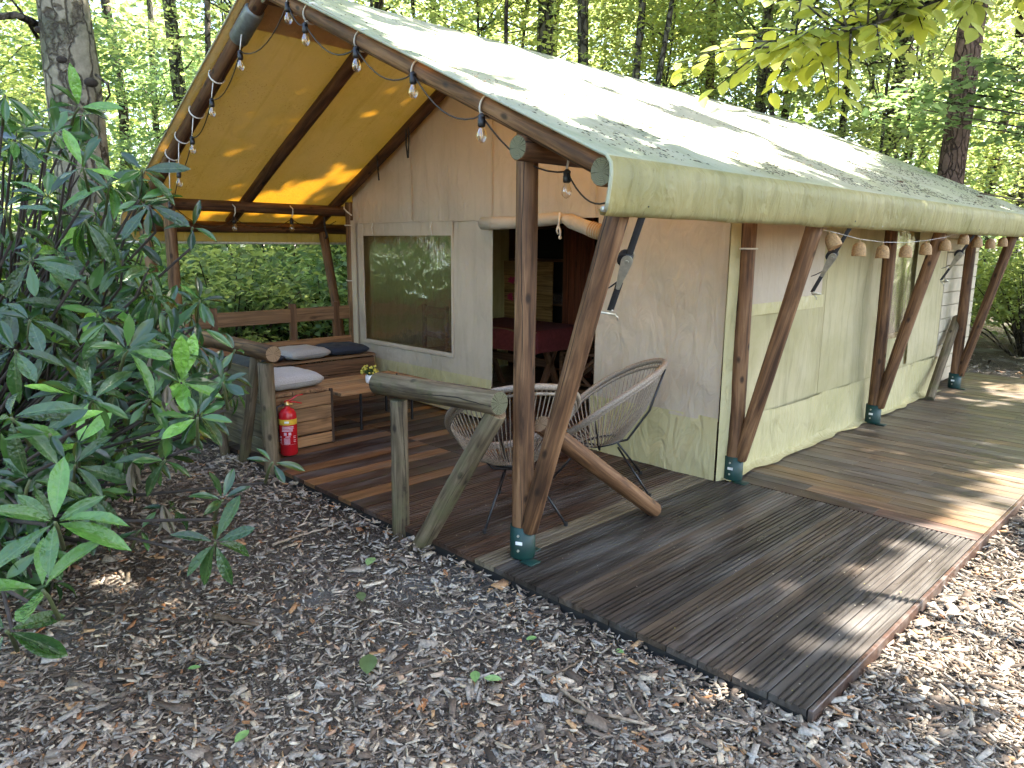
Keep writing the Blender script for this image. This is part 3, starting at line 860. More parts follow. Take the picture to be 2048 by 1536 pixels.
# ------------------------------------------------------------------ corner bench
bench = empty('corner_bench', (-3.6, .7, 0), 'wooden L-shaped corner bench with plank box seats and board backrest', 'bench')
def board(name, c, d, colr, parent, axis=0, rot=None):
    # local X is the grain direction
    if axis == 1:
        R_ = RZ90; dd = (d[1], d[0], d[2])
    elif axis == 2:
        R_ = Matrix.Rotation(-math.pi / 2, 4, 'Y'); dd = (d[2], d[1], d[0])
    else:
        R_ = Matrix.Identity(4); dd = d
    if rot is not None: R_ = rot @ R_
    o = MB().box((0, 0, 0), dd, bev=.004).build(name, M['plank'], parent, mw=Matrix.Translation(Vector(c)) @ R_)
    o.color = (*colr, 1)
    return o
bc = (0.22, 0.125, 0.062); bcd = (0.13, 0.070, 0.036)
# along the left side
for k in range(3):
    board('front_plank', (-3.93, .93, .075 + k * .142), (.024, 1.66, .136), vary(bcd, .2), bench, 1)
for k in range(3):
    board('seat_plank', (-4.005 - k * .158, .83, .452), (.150, 1.90, .026), vary(bc, .2), bench, 1)
board('end_plank', (-4.17, 1.76, .22), (.46, .02, .43), bcd, bench, 0)
for z, h in ((.545, .13), (.86, .14)):
    board('back_board', (-4.385 - (z - .5) * .08, .78, z), (.026, 2.0, h), vary(bc, .12), bench, 1)
for yy in (1.62, 1.12, .3):
    board('back_post', (-4.42, yy, .50), (.045, .07, .95), bcd, bench, 2)
# along the front
for k in range(4):
    hz = .105 if k else .085
    board('end_plank', (-2.615, .20, .055 + k * .108), (.022, .50, hz - .002), vary((0.25, 0.145, 0.07), .15), bench, 1)
board('end_trim', (-2.622, .462, .225), (.03, .024, .45), (0.06, 0.04, 0.028), bench, 2)
for k in range(3):
    board('seat_plank', (-3.24, .045 + k * .150, .452), (1.27, .144, .026), vary(bc, .2), bench, 0)
for k in range(5):
    board('back_plank', (-3.42, -.105, .06 + k * .132), (1.75, .022, .126), vary((0.155, 0.135, 0.085), .15), bench, 0)

# ------------------------------------------------------------------ cushions
def cushion(c, w, d, h, mat, label, rot=0.0, tufts=True, tilt=0.0):
    n = 22
    vs_ = []; fs_ = []
    for s_ in (1, -1):
        for j in range(n + 1):
            for i in range(n + 1):
                u, v_ = i / n * 2 - 1, j / n * 2 - 1
                e = (1 - abs(u) ** 4) * (1 - abs(v_) ** 4)
                z = (.25 + .75 * max(0, e) ** .4) * h / 2
                if tufts and s_ > 0:
                    for tu in (-.4, .4):
                        for tv in (-.4, .4):
                            z -= h * .22 * math.exp(-((u - tu) ** 2 + (v_ - tv) ** 2) / .03)
                z += h * .06 * noise.noise(Vector((u * 3, v_ * 3, c[0] * 9)))
                if max(abs(u), abs(v_)) > .999: z = h * .10
                bow = 1 - .05 * (1 - max(abs(u), abs(v_)) ** 2)
                vs_.append((u * w / 2 * (1 - .04 * v_ * v_), v_ * d / 2 * (1 - .04 * u * u), s_ * z))
    m = (n + 1) ** 2
    for b, fl in ((0, 0), (m, 1)):
        for j in range(n):
            for i in range(n):
                a = b + j * (n + 1) + i
                f = (a, a + 1, a + n + 2, a + n + 1)
                fs_.append(f[::-1] if fl else f)
    edge = [j for j in range(n)] + [n + j * (n + 1) for j in range(n)] + [m - 1 - j for j in range(n)] + [(n - j) * (n + 1) for j in range(n)]
    for a, b in zip(edge, edge[1:] + edge[:1]): fs_.append((b, a, m + a, m + b))
    me = bpy.data.meshes.new('cushion'); me.from_pydata(vs_, [], fs_); me.update()
    mw = Matrix.Translation(Vector(c)) @ Matrix.Rotation(rot, 4, 'Z') @ Matrix.Rotation(tilt, 4, 'X')
    o = link('cushion', me, M[mat], None, mw, True)
    tag(o, label, 'cushion')
    pp = []
    for a in range(40):
        an = 2 * math.pi * a / 40
        u = max(-1, min(1, 1.25 * math.cos(an))); v_ = max(-1, min(1, 1.25 * math.sin(an)))
        pp.append(mw @ Vector((u * w / 2 * (1 - .04 * v_ * v_), v_ * d / 2 * (1 - .04 * u * u), 0)))
    MB().tube(pp, .006, 5, closed=True).build('piping', M[mat], o, True)
    return o
cushion((-4.13, 1.02, .520), .44, .46, .11, 'cush_l', 'light grey tufted cushion on bench beside the navy cushion', .08)
cushion((-4.14, 1.50, .515), .44, .44, .10, 'cush_d', 'dark navy tufted cushion on bench against the tent wall', -.05)
cushion((-4.15, .55, .505), .42, .44, .08, 'cush_d', 'dark cushion lying flat between the two light cushions', .1)
cushion((-2.90, .20, .525), .50, .46, .13, 'cush_l', 'pale linen cushion on the bench end above the extinguisher', .05, False)
cushion((-3.62, .18, .57), .46, .44, .10, 'cush_g', 'dark green cushion leaning in the corner of the bench', -.1, True, .25)

# ------------------------------------------------------------------ coffee table
TZ = .375
ct = empty('coffee_table', (-3.0, 1.1, 0), 'low wooden plank coffee table with black metal legs', 'table')
for k in range(4):
    board('top_plank', (-3.28 + k * .165, 1.08, TZ - .016), (.162, .95, .03), vary((0.30, 0.175, 0.085), .12), ct, 1)
for x_, y_ in ((-2.81, .86), (-2.83, 1.42), (-3.28, .70), (-3.28, 1.45)):
    MB().tube([(x_, y_, .0), (x_, y_, TZ - .03)], .012, 8).build('leg', M['rod'], ct)
fr_ = MB()
for a, b in (((-3.28, .70), (-2.81, .70)), ((-2.81, .70), (-2.83, 1.45)), ((-2.83, 1.45), (-3.28, 1.45)), ((-3.28, 1.45), (-3.28, .70))):
    fr_.tube([(a[0], a[1], TZ - .042), (b[0], b[1], TZ - .042)], .011, 6)
fr_.build('frame', M['rod'], ct)
# flower pot
P = Vector((-2.93, 1.04, TZ))
pot = empty('flower_pot', P, 'small white pot of yellow flowers on coffee table', 'flower pot')
MB().lathe([(.028, 0), (.037, .01), (.041, .04), (.038, .072), (.036, .075), (.033, .07), (.033, .055)], P, 18).build('pot', M['white'], pot, True)
stm = MB(); 
fl_pts = []
for k in range(46):
    a, e = random.uniform(0, 6.28), math.acos(random.uniform(.05, 1))
    r_ = .075 * random.uniform(.75, 1.05)
    q_ = P + Vector((r_ * math.sin(e) * math.cos(a) * 1.1, r_ * math.sin(e) * math.sin(a) * 1.1, .085 + r_ * math.cos(e) * 1.0))
    fl_pts.append(q_)
    stm.tube([P + Vector((0, 0, .06)), (P + q_) / 2 + Vector((0, 0, .05)), q_], .0022, 4)
for k in range(60):
    a = random.uniform(0, 6.28); q_ = P + Vector((math.cos(a) * .06 * random.random(), math.sin(a) * .06 * random.random(), random.uniform(.075, .13)))
    dn = Vector((random.uniform(-1, 1), random.uniform(-1, 1), .5)).normalized() * .03
    sd_ = dn.cross(Vector((0, 0, 1))).normalized() * .007
    stm.add([q_, q_ + dn * .5 + sd_, q_ + dn, q_ + dn * .5 - sd_], [(0, 1, 2, 3)])
stm.build('foliage', M['stem'], pot)
fb_ = MB(); fb_.lathe([(.002, -.010), (.009, -.006), (.0125, .002), (.009, .009), (.003, .011)], (0, 0, 0), 7)
fmesh = fb_.mesh('flower')
for q_ in fl_pts:
    link('flower', fmesh, M['flower'], pot, Matrix.Translation(q_) @ Matrix.Rotation(random.uniform(0, 3), 4, 'X') @ Matrix.Scale(random.uniform(.8, 1.2), 4))
P = Vector((-2.78, 1.22, TZ))
lt = empty('table_lighter', P, 'small black table lighter with upright nozzle beside flower pot', 'lighter')
MB().box(P + Vector((0, 0, .018)), (.05, .05, .036), bev=.006).build('body', M['black'], lt)
MB().tube([P + Vector((0, 0, .03)), P + Vector((.0, 0, .085))], .007, 7).build('nozzle', M['black'], lt)

# ------------------------------------------------------------------ fire extinguisher
P = Vector((-2.52, .025, 0.012))
fe = empty('fire_extinguisher', P, 'red fire extinguisher with yellow label standing by the bench end', 'fire extinguisher')
MB().lathe([(.058, 0), (.062, .006), (.062, .012), (.066, .016), (.066, .295), (.062, .322), (.048, .345), (.028, .358), (.020, .362), (.020, .38)], P, 22).build('cylinder', M['red'], fe, True)
MB().lathe([(.0665, .238), (.0668, .240), (.0668, .278), (.0665, .280)], P, 22).build('yellow_band', M['label_y'], fe, True)
dc = Vector((CAM.x - P.x, CAM.y - P.y, 0)).normalized()
a0 = math.atan2(dc.y, dc.x)
pr = MB()
def patch(a1, a2, z1, z2, r_=.0672):
    n = max(2, int(abs(a2 - a1) / .15))
    vs_ = [P + Vector((r_ * math.cos(a0 + a1 + (a2 - a1) * i / n), r_ * math.sin(a0 + a1 + (a2 - a1) * i / n), z)) for z in (z1, z2) for i in range(n + 1)]
    pr.add(vs_, [(i, i + 1, n + 2 + i, n + 1 + i) for i in range(n)])
for z, a1, a2 in ((.225, -.7, .6), (.214, -.7, .6), (.203, -.7, .5), (.193, -.75, .5)): patch(a1, a2, z - .0032, z + .0032)
patch(-.5, -.2, .160, .182); patch(.0, .3, .160, .182); patch(-.35, .2, .146, .153)
for z in (.135, .127, .119, .111, .103, .095): patch(-.55, .15, z - .0022, z + .0022)
for z in (.150, .140, .125, .115, .100): patch(-1.15, -.8, z - .002, z + .002)
for z in (.150, .138, .12, .108): patch(.55, .85, z - .002, z + .002)
patch(-.95, .9, .088, .0888)
pr.build('printed_text', M['label_w'], fe)
lw = MB()
def wp_(a1, a2, z1, z2):
    n = 4
    vs_ = [P + Vector((.0673 * math.cos(a0 + a1 + (a2 - a1) * i / n), .0673 * math.sin(a0 + a1 + (a2 - a1) * i / n), z)) for z in (z1, z2) for i in range(n + 1)]
    lw.add(vs_, [(i, i + 1, n + 2 + i, n + 1 + i) for i in range(n)])
wp_(-.4, .1, .252, .268)
lw.build('label_patch', M['white'], fe)
MB().lathe([(.018, .372), (.024, .378), (.024, .395), (.014, .40), (.014, .41)], P, 12).tube([P + Vector((-.03, -.03, .388)), P + Vector((.03, .03, .388))], .008, 7).build('valve', M['brass'], fe, True)
hd = MB()
u = Vector((.3, .95, 0)).normalized()
hd.tube([P + Vector((0, 0, .405)) - u * .02, P + Vector((0, 0, .418)) + u * .03, P + Vector((0, 0, .448)) + u * .075, P + Vector((0, 0, .452)) + u * .12], [.010, .010, .009, .006], 7, flat=.6)
hd.tube([P + Vector((0, 0, .40)), P + Vector((0, 0, .402)) + u * .05, P + Vector((0, 0, .385)) + u * .11], [.007, .006, .004], 6)
hd.build('handle', M['red'], fe, True)
MB().tube([P + Vector((0, 0, .388)) - u * .02, P + Vector((0, 0, .37)) - u * .075, P + Vector((0, 0, .25)) - u * .085, P + Vector((0, 0, .10)) - u * .075], .009, 7).build('hose', M['black'], fe, True)

# ------------------------------------------------------------------ corded lounge chairs
def acapulco(loc, face, label, seed=0):
    """face = heading (radians) towards which the sitter looks; local +X is forward"""
    root = empty('lounge_chair', (loc[0], loc[1], 0), label, 'chair', 'corded egg chairs on the porch', face)
    Mw = root.matrix_basis
    n = 72
    rim = []
    for i in range(n):
        a = 2 * math.pi * i / n
        # egg outline in the tilted rim plane: s along the back-front line, w across
        w_ = .385 * math.sin(a) * (1 - .10 * math.cos(a))
        s_ = .435 * math.cos(a)                       # + = top of the back
        x_ = -.02 - s_ * .86; z_ = .585 + s_ * .60 + .05 * abs(math.sin(a)) ** 2
        rim.append(Mw @ Vector((x_, w_, z_)))
    base = []
    for i in range(n):
        a = 2 * math.pi * i / n
        base.append(Mw @ Vector((.0 - .135 * math.cos(a), .115 * math.sin(a), .300 + .028 * math.cos(a))))
    MB().tube(rim, .019, 9, closed=True).build('rim', M['wicker'], root, True)
    rim2 = [p_ + (q_ - p_) * .055 + Vector((0, 0, -.012)) for p_, q_ in zip(rim, base)]
    MB().tube(rim2, .010, 7, closed=True).build('inner_rim', M['wicker'], root, True)
    MB().tube(base, .009, 7, closed=True).build('base_ring', M['rod'], root, True)
    cd = MB()
    for i in range(n):
        r_ = rim[i]; b_ = base[i]
        m_ = (r_ + b_) / 2 + Vector((0, 0, -.055)) + ((r_ + b_) / 2 - (Mw @ Vector((0, 0, .5)))).normalized() * .02
        cd.tube([r_, r_ * .6 + m_ * .4 + Vector((0, 0, -.006)), m_, m_ * .45 + b_ * .55 + Vector((0, 0, -.008)), b_], .0042, 4, cap=False)
    cd.build('cords', M['wicker'], root)
    # flat woven bottom
    bt = MB()
    for i in range(0, n // 2, 2): bt.tube([base[i], base[(n - i) % n]], .004, 4, cap=False)
    bt.build('seat_cords', M['wicker'], root)
    # metal frame: cradle and three legs
    fr = MB()
    fr.tube([Mw @ Vector(p_) for p_ in ((-.40, 0, .80), (-.31, 0, .52), (-.17, 0, .315), (0, 0, .272), (.16, 0, .288), (.30, 0, .36))], .008, 7)
    fr.tube([Mw @ Vector(p_) for p_ in ((.04, -.22, .40), (.02, -.12, .275), (.02, 0, .265), (.02, .12, .275), (.04, .22, .40))], .008, 7)
    fr.build('cradle', M['rod'], root, True)
    for q_ in ((-.30, -.24), (-.30, .24), (.34, .0)):
        k_ = .34
        top = Mw @ Vector((q_[0] * k_, q_[1] * k_, .285)); ft = Mw @ Vector((q_[0], q_[1], .012))
        l_ = MB().tube([top, ft], .0075, 7).build('leg', M['rod'], root, True)
        MB().lathe([(.011, 0), (.013, .004), (.013, .022), (.009, .026)], ft - Vector((0, 0, .011)), 9).build('foot', M['black'], l_)
    return root
acapulco((-.50, .42), math.radians(150), 'grey corded egg chair behind the short log railing')
acapulco((-.46, 1.22), math.radians(222), 'grey corded egg chair standing against the canvas corner wall')

# ------------------------------------------------------------------ festoon lights
fest = empty('string_lights', (-2.25, -.19, 2.2), 'black festoon cable with clear bulbs hung along porch rafters', 'string lights')
def bulb(p_, k=1.0):
    p_ = Vector(p_)
    o = MB().lathe([(.006, 0), (.010, -.004), (.0165, -.010), (.0165, -.030), (.0185, -.032), (.0185, -.058), (.014, -.062)], p_, 12).tube([p_ + Vector((-.026, .012, -.016)), p_ + Vector((.026, -.012, -.016))], .007, 6).build('lamp_socket', M['black'], fest, True)
    MB().lathe([(.011, -.060), (.014, -.070), (.0225, -.088), (.0255, -.104), (.022, -.120), (.012, -.131), (.002, -.134)], p_, 14).build('bulb', M['glass'], o, True)
    f = MB()
    f.tube([p_ + Vector((-.004, 0, -.062)), p_ + Vector((-.008, 0, -.10)), p_ + Vector((-.004, 0, -.115)), p_ + Vector((.004, 0, -.115)), p_ + Vector((.008, 0, -.10)), p_ + Vector((.004, 0, -.062))], .0009, 4)
    f.build('filament', M['filament'], o)
stops = []
for px, py in ((340, 402), (357, 340), (384, 272), (423, 196), (480, 100), (575, 2), (610, 44), (712, 92), (826, 142), (963, 226)):
    stops.append((at(px, py, 1, RAF_Y[0] - .05), 'rafter'))
stops.append((at(1134, 338, 0, .17), 'beam'))
end = at(1222, 395, 1, .0)
left = [at(468, 434, 0, -4.53), at(583, 436, 0, -4.53), at(672, 440, 0, -4.53)]
cab = MB()
def sagline(a, b, s=.10, n=9):
    return [a.lerp(b, i / n) - Vector((0, 0, s * 4 * (i / n) * (1 - i / n))) for i in range(n + 1)]
allp = [left[2], left[1], left[0]] + [s_[0] for s_ in stops] + [end]
low = Vector((0, 0, -.012))
for i, (a, b) in enumerate(zip(allp, allp[1:])):
    L_ = (b - a).length
    cab.tube(sagline(a + low, b + low, min(.16, .13 * L_ + .015)), .0042, 5)
for i, p_ in enumerate(allp[1:-1]):
    bulb(p_); tie = MB()
    # white cable tie up to the timber it hangs from
    if i < 2:
        tie.tube([p_ + Vector((0, 0, .005)), p_ + Vector((.03, .0, .04)), p_ + Vector((.035, 0, .09)), p_ + Vector((-.02, 0, .12))], .006, 5)
    elif i < len(allp) - 3:
        x_ = p_.x; zc_ = zr(x_)
        c_ = Vector((x_, RAF_Y[0], zc_))
        sg = 1 if x_ > XRID else -1
        ax = Vector((1, 0, -SR)) if sg > 0 else Vector((-1, 0, -SL))
        rg_ = ring(c_, RR + .006, 0, ax, 24)
        tie.tube(rg_, .0055, 5, closed=True)
        tie.tube([p_ + Vector((0, 0, .0)), c_ + Vector((0, -RR * .6, -RR * .9))], .004, 5)
    else:
        tie.tube([p_, p_ + Vector((.01, 0, .05)), p_ + Vector((-.01, .0, .085))], .006, 5)
    tie.build('cable_tie', M['rope'], fest, True)
cab.build('cable', M['black'], fest, True)

# ------------------------------------------------------------------ ratchet straps
def ratchet(y, label):
    a = Vector((XE + .05, y + .02, 1.76)); b = Vector((.335, y + .20, 1.27))
    root = empty('ratchet_strap', (.4, y, 1.2), label, 'ratchet strap', 'ratchet straps holding the roof')
    d_ = (b - a).normalized(); L_ = (b - a).length
    cm = (CAM - (a + b) / 2); sdv = d_.cross(cm).normalized(); nv_ = sdv.cross(d_).normalized()
    def strip(p0, p1, w_=.036, name='strap'):
        s_ = MB()
        p0, p1 = Vector(p0), Vector(p1)
        s_.tube([p0, p0.lerp(p1, .5) + nv_ * .004, p1], [w_ * .5] * 3, 8, flat=.28)
        return s_
    def rot_pt(u_, v_, w_):       # along strap, across, towards viewer
        return a + d_ * u_ + sdv * v_ + nv_ * w_
    strip(a, rot_pt(L_ * .42, 0, 0)).build('upper_strap', M['strap'], root)
    strip(rot_pt(L_ * .68, 0, 0), rot_pt(L_ - .03, 0, 0)).build('lower_strap', M['strap'], root)
    MB().tube([rot_pt(L_ * .66, .01, .01), rot_pt(L_ * .72, .035, .02), rot_pt(L_ * .77, .055, .012)], [.012, .012, .011], 8, flat=.25).build('strap_tail', M['strap'], root)
    R3 = Matrix((d_, sdv, nv_)).transposed()
    bd_ = MB()
    for w_ in (-.026, .026):
        n = 12
        prof = []
        for i in range(n):                     # rounded plate, wide at the drum, narrow at the lever
            an = math.pi / 2 + math.pi * i / (n - 1)
            prof.append((.032 * math.cos(an), .026 * math.sin(an)))
        prof += [(.10, -.014), (.155, -.009), (.16, .0), (.155, .009), (.06, .022)]
        base_u = L_ * .40 + .03
        f0 = [rot_pt(base_u + u_, v_, w_) for u_, v_ in prof]; f1 = [rot_pt(base_u + u_, v_, w_ + .004) for u_, v_ in prof]
        m = len(prof)
        bd_.add(f0 + f1, [tuple(range(m - 1, -1, -1)), tuple(range(m, 2 * m))] + [(i, (i + 1) % m, m + (i + 1) % m, m + i) for i in range(m)])
    bd_.build('ratchet_body', M['steel'], root)
    dr = MB()
    dr.tube([rot_pt(base_u, 0, -.032), rot_pt(base_u, 0, .036)], .010, 10)
    dr.tube([rot_pt(base_u + .145, 0, -.028), rot_pt(base_u + .145, 0, .030)], .006, 8)
    dr.tube([rot_pt(base_u + .085, .012, -.026), rot_pt(base_u + .085, .012, .028)], .005, 8)
    dr.build('axle', M['steel'], root)
    MB().tube([rot_pt(base_u + .005, .012, -.024), rot_pt(base_u + .005, .012, .022)], .033, 14).build('strap_drum', M['strap'], root)
    hk = MB()
    e0 = rot_pt(L_ - .03, 0, 0)
    hk.tube([e0 + sdv * .012, e0 - sdv * .012], .004, 6)
    hk.tube([e0, e0 + d_ * .012, e0 + d_ * .02 - sdv * .02, e0 + d_ * .03 - sdv * .045, e0 + d_ * .045 - sdv * .048], .0042, 6)
    zz = 1.30
    f_ = (zz - .03) / 1.77; xb = .085 + f_ * .49
    hk.tube([Vector((xb, y + .005, zz)), Vector((xb + .01, y + .10, zz - .015)), e0 + d_ * .02 - sdv * .01], .006, 7)
    hk.build('hook', M['steel'], root, True)
    return root
ratchet(.03, 'black ratchet strap with silver buckle on the porch corner brace')
ratchet(2.27, 'black ratchet strap with silver buckle beside the first wicker bell')
ratchet(5.13, 'black ratchet strap with silver buckle near the far end of the bells')

# ------------------------------------------------------------------ garland of wicker bells
gar = empty('bell_garland', (XE, 4.2, 1.6), 'thin string of small wicker bells hung under the roof edge', 'garland')
pxs = [(1658, 466), (1720, 482), (1767, 488), (1813, 488), (1853, 484), (1892, 477), (1929, 466), (1956, 473), (1982, 476), (2007, 473)]
bp = [at(px, py, 0, XE - .0) for px, py in pxs]
start = Vector((XE - .06, 2.02, 1.70)); stop = Vector((XE, 7.3, 1.76))
MB().tube([start] + [p_ + Vector((0, 0, .012)) for p_ in bp] + [stop], .0016, 4).build('string', M['rope'], gar)
bm_ = MB()
prof = []
for k in range(9):
    f = k / 8
    r_ = .040 * (1 - (f ** 3.2)) ** .5 + .004 if f < 1 else .006
    for e in (0, 1): prof.append((r_ + (.0025 if e == 0 else -.0005), -.098 + .090 * f + .005 * e))
bm_.lathe([(.034, -.096), (.041, -.100)] + prof, (0, 0, 0), 16)
bme = bm_.mesh('bell')
for k, p_ in enumerate(bp):
    mw = Matrix.Translation(p_) @ (Matrix.Rotation(-.5, 4, 'Y') if k == 0 else Matrix.Rotation(random.uniform(-.05, .05), 4, 'X'))
    o = link('bell', bme, M['rattan'], gar, mw, True)
    MB().tube([p_ + Vector((0, 0, -.008)), p_ + Vector((0, 0, .013))], .003, 5).build('bell_loop', M['rattan'], o)

# ------------------------------------------------------------------ inside the tent
tb_ = empty('dining_table', (-3.1, 3.2, 0), 'wooden dining table under red cloth inside the tent', 'table')
board('table_top', (-3.15, 3.15, .715), (1.25, .80, .035), (0.16, 0.085, 0.045), tb_, 0)
for s_ in (-1, 1):
    for k in (-1, 1):
        board('trestle_leg', (-3.15 + s_ * .45, 3.15, .35), (.06, .05, .85), (0.15, 0.075, 0.04), tb_, 2, Matrix.Rotation(k * .45, 4, 'X'))
board('rail', (-3.15, 3.15, .35), (.9, .05, .08), (0.14, 0.07, 0.04), tb_, 0)
vs_ = []; nx, ny = 26, 22
for j in range(ny + 1):
    for i in range(nx + 1):
        u_, v_ = i / nx * 1.50 - .75, j / ny * 1.06 - .53
        dx_ = max(0, abs(u_) - .635); dy_ = max(0, abs(v_) - .41)
        z_ = .738 - max(dx_, dy_) * 1.9 - .0
        x_ = -3.15 + math.copysign(min(abs(u_), .64) + dx_ * .12, u_); y_ = 3.15 + math.copysign(min(abs(v_), .415) + dy_ * .12 + .012 * math.sin(u_ * 16) * (dy_ > 0), v_)
        vs_.append((x_, y_, z_))
q = [(j * (nx + 1) + i, j * (nx + 1) + i + 1, (j + 1) * (nx + 1) + i + 1, (j + 1) * (nx + 1) + i) for j in range(ny) for i in range(nx)]
tag(link('tablecloth', mesh_np('tablecloth', vs_, q), M['cloth'], smooth=True), 'dark red tablecloth draped over the dining table in the tent', 'tablecloth')
def dchair(loc, rot, label):
    r = empty('dining_chair', (loc[0], loc[1], 0), label, 'chair', 'wooden chairs at the dining table', rot)
    c = (0.20, 0.105, 0.055)
    Mw = r.matrix_basis
    def bb(name, c_, d_, rr=None):
        m_ = Mw @ Matrix.Translation(Vector(c_)) @ (rr if rr is not None else Matrix.Identity(4))
        o = MB().box((0, 0, 0), d_, bev=.004).build(name, M['plank'], r, mw=m_); o.color = (*vary(c, .1), 1); return o
    bb('seat', (0, 0, .44), (.42, .42, .03))
    for sx in (-1, 1):
        bb('leg', (.19, sx * .19, .215), (.04, .04, .43))
        bb('back_leg', (-.20, sx * .19, .47), (.04, .04, .94))
        for k in (-1, 1):
            bb('side_cross', (-.005, sx * .19 + k * .006, .22), (.50, .018, .035), Matrix.Rotation(k * .75, 4, 'Y'))
        bb('side_rail', (0, sx * .19, .03), (.36, .03, .035))
    for z in (.62, .86): bb('back_slat', (-.20, 0, z), (.022, .36, .12 if z > .8 else .06))
    return r
dchair((-2.62, 3.62), math.radians(200), 'wooden chair with crossed side braces seen through the doorway')
dchair((-3.72, 2.62), math.radians(90), 'wooden chair seen through the plastic window at the table')
# kitchen dresser: shelves with glasses, flowered panel, redwood cabinet
dr_ = empty('dresser', (-3.9, 4.3, 0), 'dark wooden dresser with open shelves at the back of the tent', 'dresser')
MB().box((-3.95, 4.52, .98), (1.00, .03, 1.96)).build('back_panel', M['dark'], dr_)
for z in (.06, .50, .86, 1.40, 1.80):
    board('shelf', (-3.95, 4.36, z), (.94, .28, .03), (0.12, 0.058, 0.032), dr_, 0)
for x_ in (-4.43, -3.47):
    board('side', (x_, 4.36, .98), (.03, .30, 1.96), (0.10, 0.05, 0.03), dr_, 2)
rcab = empty('cabinet', (-3.2, 4.3, 0), 'tall reddish cabinet of upright boards beside the dresser', 'cabinet')
for k in range(5):
    o = MB().box((-3.405 + k * .092, 4.20, 1.0), (.089, .03, 1.96), bev=.004).build('door_board', M['redwood'], rcab); o.color = vary((0.17, 0.050, 0.026), .2) + (1,)
MB().box((-3.22, 4.37, .98), (.46, .30, 1.94)).build('carcass', M['dark'], rcab)
pan = empty('painted_panel', (-4.2, 4.1, .55), 'tan wooden panel painted with pink flowers inside the tent', 'panel')
board('panel_board', (-4.05, 4.14, .985), (.95, .02, .80), (0.30, 0.185, 0.075), pan, 0)
fl = MB()
for cx_, cz_ in ((-4.28, 1.14), (-4.30, .93), (-3.95, 1.05), (-4.1, .8)):
    for k in range(9):
        a = k * .7 + random.uniform(-.2, .2); L_ = random.uniform(.05, .085)
        d1 = Vector((math.cos(a), 0, math.sin(a))); d2 = Vector((-math.sin(a), 0, math.cos(a)))
        c_ = Vector((cx_, 4.127, cz_))
        fl.add([c_, c_ + d1 * L_ * .5 + d2 * .014, c_ + d1 * L_, c_ + d1 * L_ * .5 - d2 * .014], [(0, 1, 2, 3)])
fl.build('painted_flower', simple('pink_flower', (0.42, 0.03, 0.10), .6), pan)
gm_ = MB().lathe([(.026, 0), (.028, .004), (.033, .10), (.030, .10), (.026, .008)], (0, 0, 0), 12).mesh('drinking_glass')
for k in range(14):
    x_ = -3.55 - (k % 7) * .062; y_ = 4.29 + (k // 7) * .08
    o = link('drinking_glass', gm_, M['glass'], None, Matrix.Translation((x_, y_, .8755)) @ Matrix.Scale(random.uniform(.8, 1.25), 4), True)
    tag(o, 'clear drinking glass on the dresser shelf inside the tent', 'glass', 'glasses on the dresser shelf')

